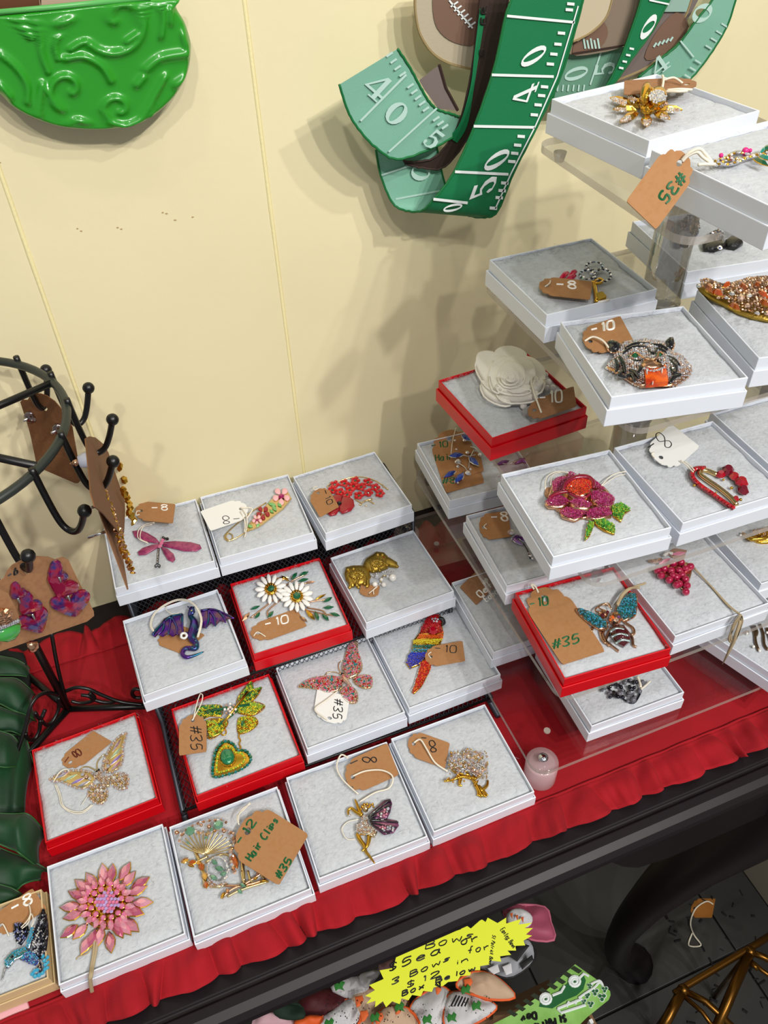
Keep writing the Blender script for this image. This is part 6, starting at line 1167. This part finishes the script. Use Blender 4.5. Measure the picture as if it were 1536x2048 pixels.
for L in ([(330,1310),(470,1255),(490,1290),(350,1335),(330,1310)],[(300,1235),(350,1215),(370,1180)],[(450,1140),(480,1110),(510,1125)],[(380,1300),(395,1270)],[(430,1285),(440,1262)]): MB().tube([U(FN,x,y,-.4025) for x,y in L],.0014,5).build('outline_print',rwh,sp)
for cx,cy,r in ((500,1235,14),(545,1215,16),(585,1245,18),(520,1285,14),(600,1200,14),(480,1270,12),(515,1180,12)):
    for a in (90,210,330):
        hx,hy=cx+r*.75*math.cos(R(a)),cy+r*.75*math.sin(R(a)); pr([(hx+r*.85*math.cos(t),hy+r*.85*math.sin(t)) for t in [k*.9 for k in range(7)]],rwh,'clover_rim',.0015); pr([(hx+r*.6*math.cos(t),hy+r*.6*math.sin(t)) for t in [k*.9 for k in range(7)]],dk,'clover_leaf',.0022)
MB().tube(smooth([U(FN,x,y,-.4025) for x,y in [(450,1250),(500,1215),(540,1190),(570,1160),(590,1180),(570,1150),(520,1170)]],4),.0012,5).build('outline_print',rwh,sp)
write(sp,FN,'Day',(205,1335),(120,1362),(4,34),-.405,ink_k,w=.0013,dz=.002); write(sp,FN,'St Patricks',(372,1350),(150,1420),(6,36),-.405,ink_k,w=.0013,dz=.002)
MB().box(U(FN,505,1420,-.43),(.004,.004,.05)).build('hang_clip',wtag_m,sp)
# starburst sign
SB=[(465,428),(505,405),(482,385),(540,360),(524,325),(580,315),(590,272),(650,240),(700,213),(760,190),(850,160),(872,142),(892,156),(935,118),(952,130),(960,112),(1000,134),(1035,112),(1035,136),(1096,117),(1085,140),(1140,132),(1110,155),(1143,154),(1115,180),(1140,185),(1105,205),(1112,224),(1072,226),(1075,245),(1040,245),(1055,262),(1010,268),(1015,290),(970,285),(975,300),(930,308),(930,324),(892,325),(890,345),(850,348),(838,368),(800,372),(780,388),(742,394),(735,412),(700,408),(690,430),(655,424),(640,446),(612,438),(605,462),(575,450),(550,474),(537,450),(505,474),(507,448),(470,460),(490,436)]
sgp=(U(FO,800,290,-.345),Vector((0,-.25,1)).normalized())
sgn=thing('starburst_sign','neon yellow starburst price sign with handwritten bow prices below the table','sign',sgp[0])
MB().prism([[U(FO,x,y,sgp) for x,y in SB]],0,.0008,nrm=sgp[1]).build('card',M('neon_yellow',(232,240,20),.5),sgn)
for t_,a,b_,u_,w_ in (('Bows',(708,240),(905,192),(6,-30),.0008),('$5ea',(556,332),(770,254),(4,-32),.0009),('or',(852,222),(922,206),(2,-30),.0009),('3 Bows',(572,384),(812,282),(2,-23),.0008),('for',(880,258),(966,240),(2,-26),.0008),('$12',(628,398),(770,346),(2,-23),.0008),('in',(822,306),(886,286),(2,-18),.0008),('Box',(614,430),(706,394),(2,-21),.0009),('Below',(750,376),(908,324),(2,-20),.0009),('Easter Bows',(1012,162),(1062,238),(16,-10),.0006),('+',(1025,205),(1040,210),(4,-16),.0006),('St Patrick Bows',(980,182),(965,300),(12,6),.0006)): write(sgn,FO,t_,a,b_,u_,sgp,ink_k,w=w_,dz=.0006)
MB().tube([U(FO,765,372,sgp)+sgp[1]*.001,U(FO,768,392,sgp)+sgp[1]*.001,U(FO,750,380,sgp)+sgp[1]*.001],.0016,4).build('arrow_mark',ink_k,sgn)
MB().box((.17,.19,-.49),(.006,.006,.26)).build('sign_stick',wtag_m,sgn)
pbm=thing('spare_sign_card','second yellow-olive starburst card peeking above the neon sign','sign',U(FO,850,180,-.37)); MB().prism([[U(FO,x,y,-.37) for x,y in [(740,205),(850,150),(868,140),(900,160),(935,140),(960,120),(960,180),(860,230)]]],0,.001).build('card',M('olive_card',(96,100,20),.6),pbm)
# gold rack and floor litter
gr_=thing('gold_wire_rack','brushed gold metal rack with double rails standing at the bottom right','rack',U(FN,1350,1300,-.60))
brs=M('brushed_brass',(112,76,28),.3,metal=.9)
for L,r in (([(1000,1225),(1060,1185),(1430,965),(1600,860)],.0045),([(1048,1205),(990,1310),(925,1440)],.0065),([(1432,990),(1340,1190),(1235,1440)],.0065),([(1060,1210),(1180,1270),(1360,1440)],.0045),([(1055,1240),(1160,1330),(1240,1440)],.0030),([(1445,990),(1500,1010),(1600,1060)],.0045),([(1440,1040),(1500,1090),(1600,1160)],.0030),([(1438,1050),(1480,1085)],.0035)): MB().tube([U(FN,x,y,-.56) for x,y in L],r,8).build('rail',brs,gr_,smooth=True)
for x,y in ((1050,1205),(1432,985)): q_=U(FN,x,y,-.56); MB().tube([q_,Vector((q_.x,q_.y,-.748))],.004,8).build('upright',brs,gr_,smooth=True); MB().sphere(q_,.008,10,6).build('corner_joint',brs,gr_,smooth=True)
price_tag(FN,(1215,790),(1235,680),(1085,790),-.7485,'amber coloured tag with white string fallen on the floor tiles',M('amber_card',(150,92,24),.7),[],[[(1220,715,2),(1180,700,3),(1120,740,2),(1090,820,2),(1110,890,2),(1150,950,2),(1080,950,2),(1100,880,2)]],sr=.0012)
lt=MB(); r_=random.Random(11)
for _ in range(46):
    x,y=r_.uniform(960,1536),r_.uniform(640,1398); c=U(FN,x,y,-.7485); L=r_.uniform(.004,.012); a=r_.uniform(0,3.1)
    lt.tube([c,c+Vector((math.cos(a)*L,math.sin(a)*L,.001))],r_.uniform(.0006,.0022),4)
tag(lt.build('floor_litter',M('dark_litter',(20,18,16),.8),kind='stuff'),'scattered dark specks of litter on the floor tiles','litter')
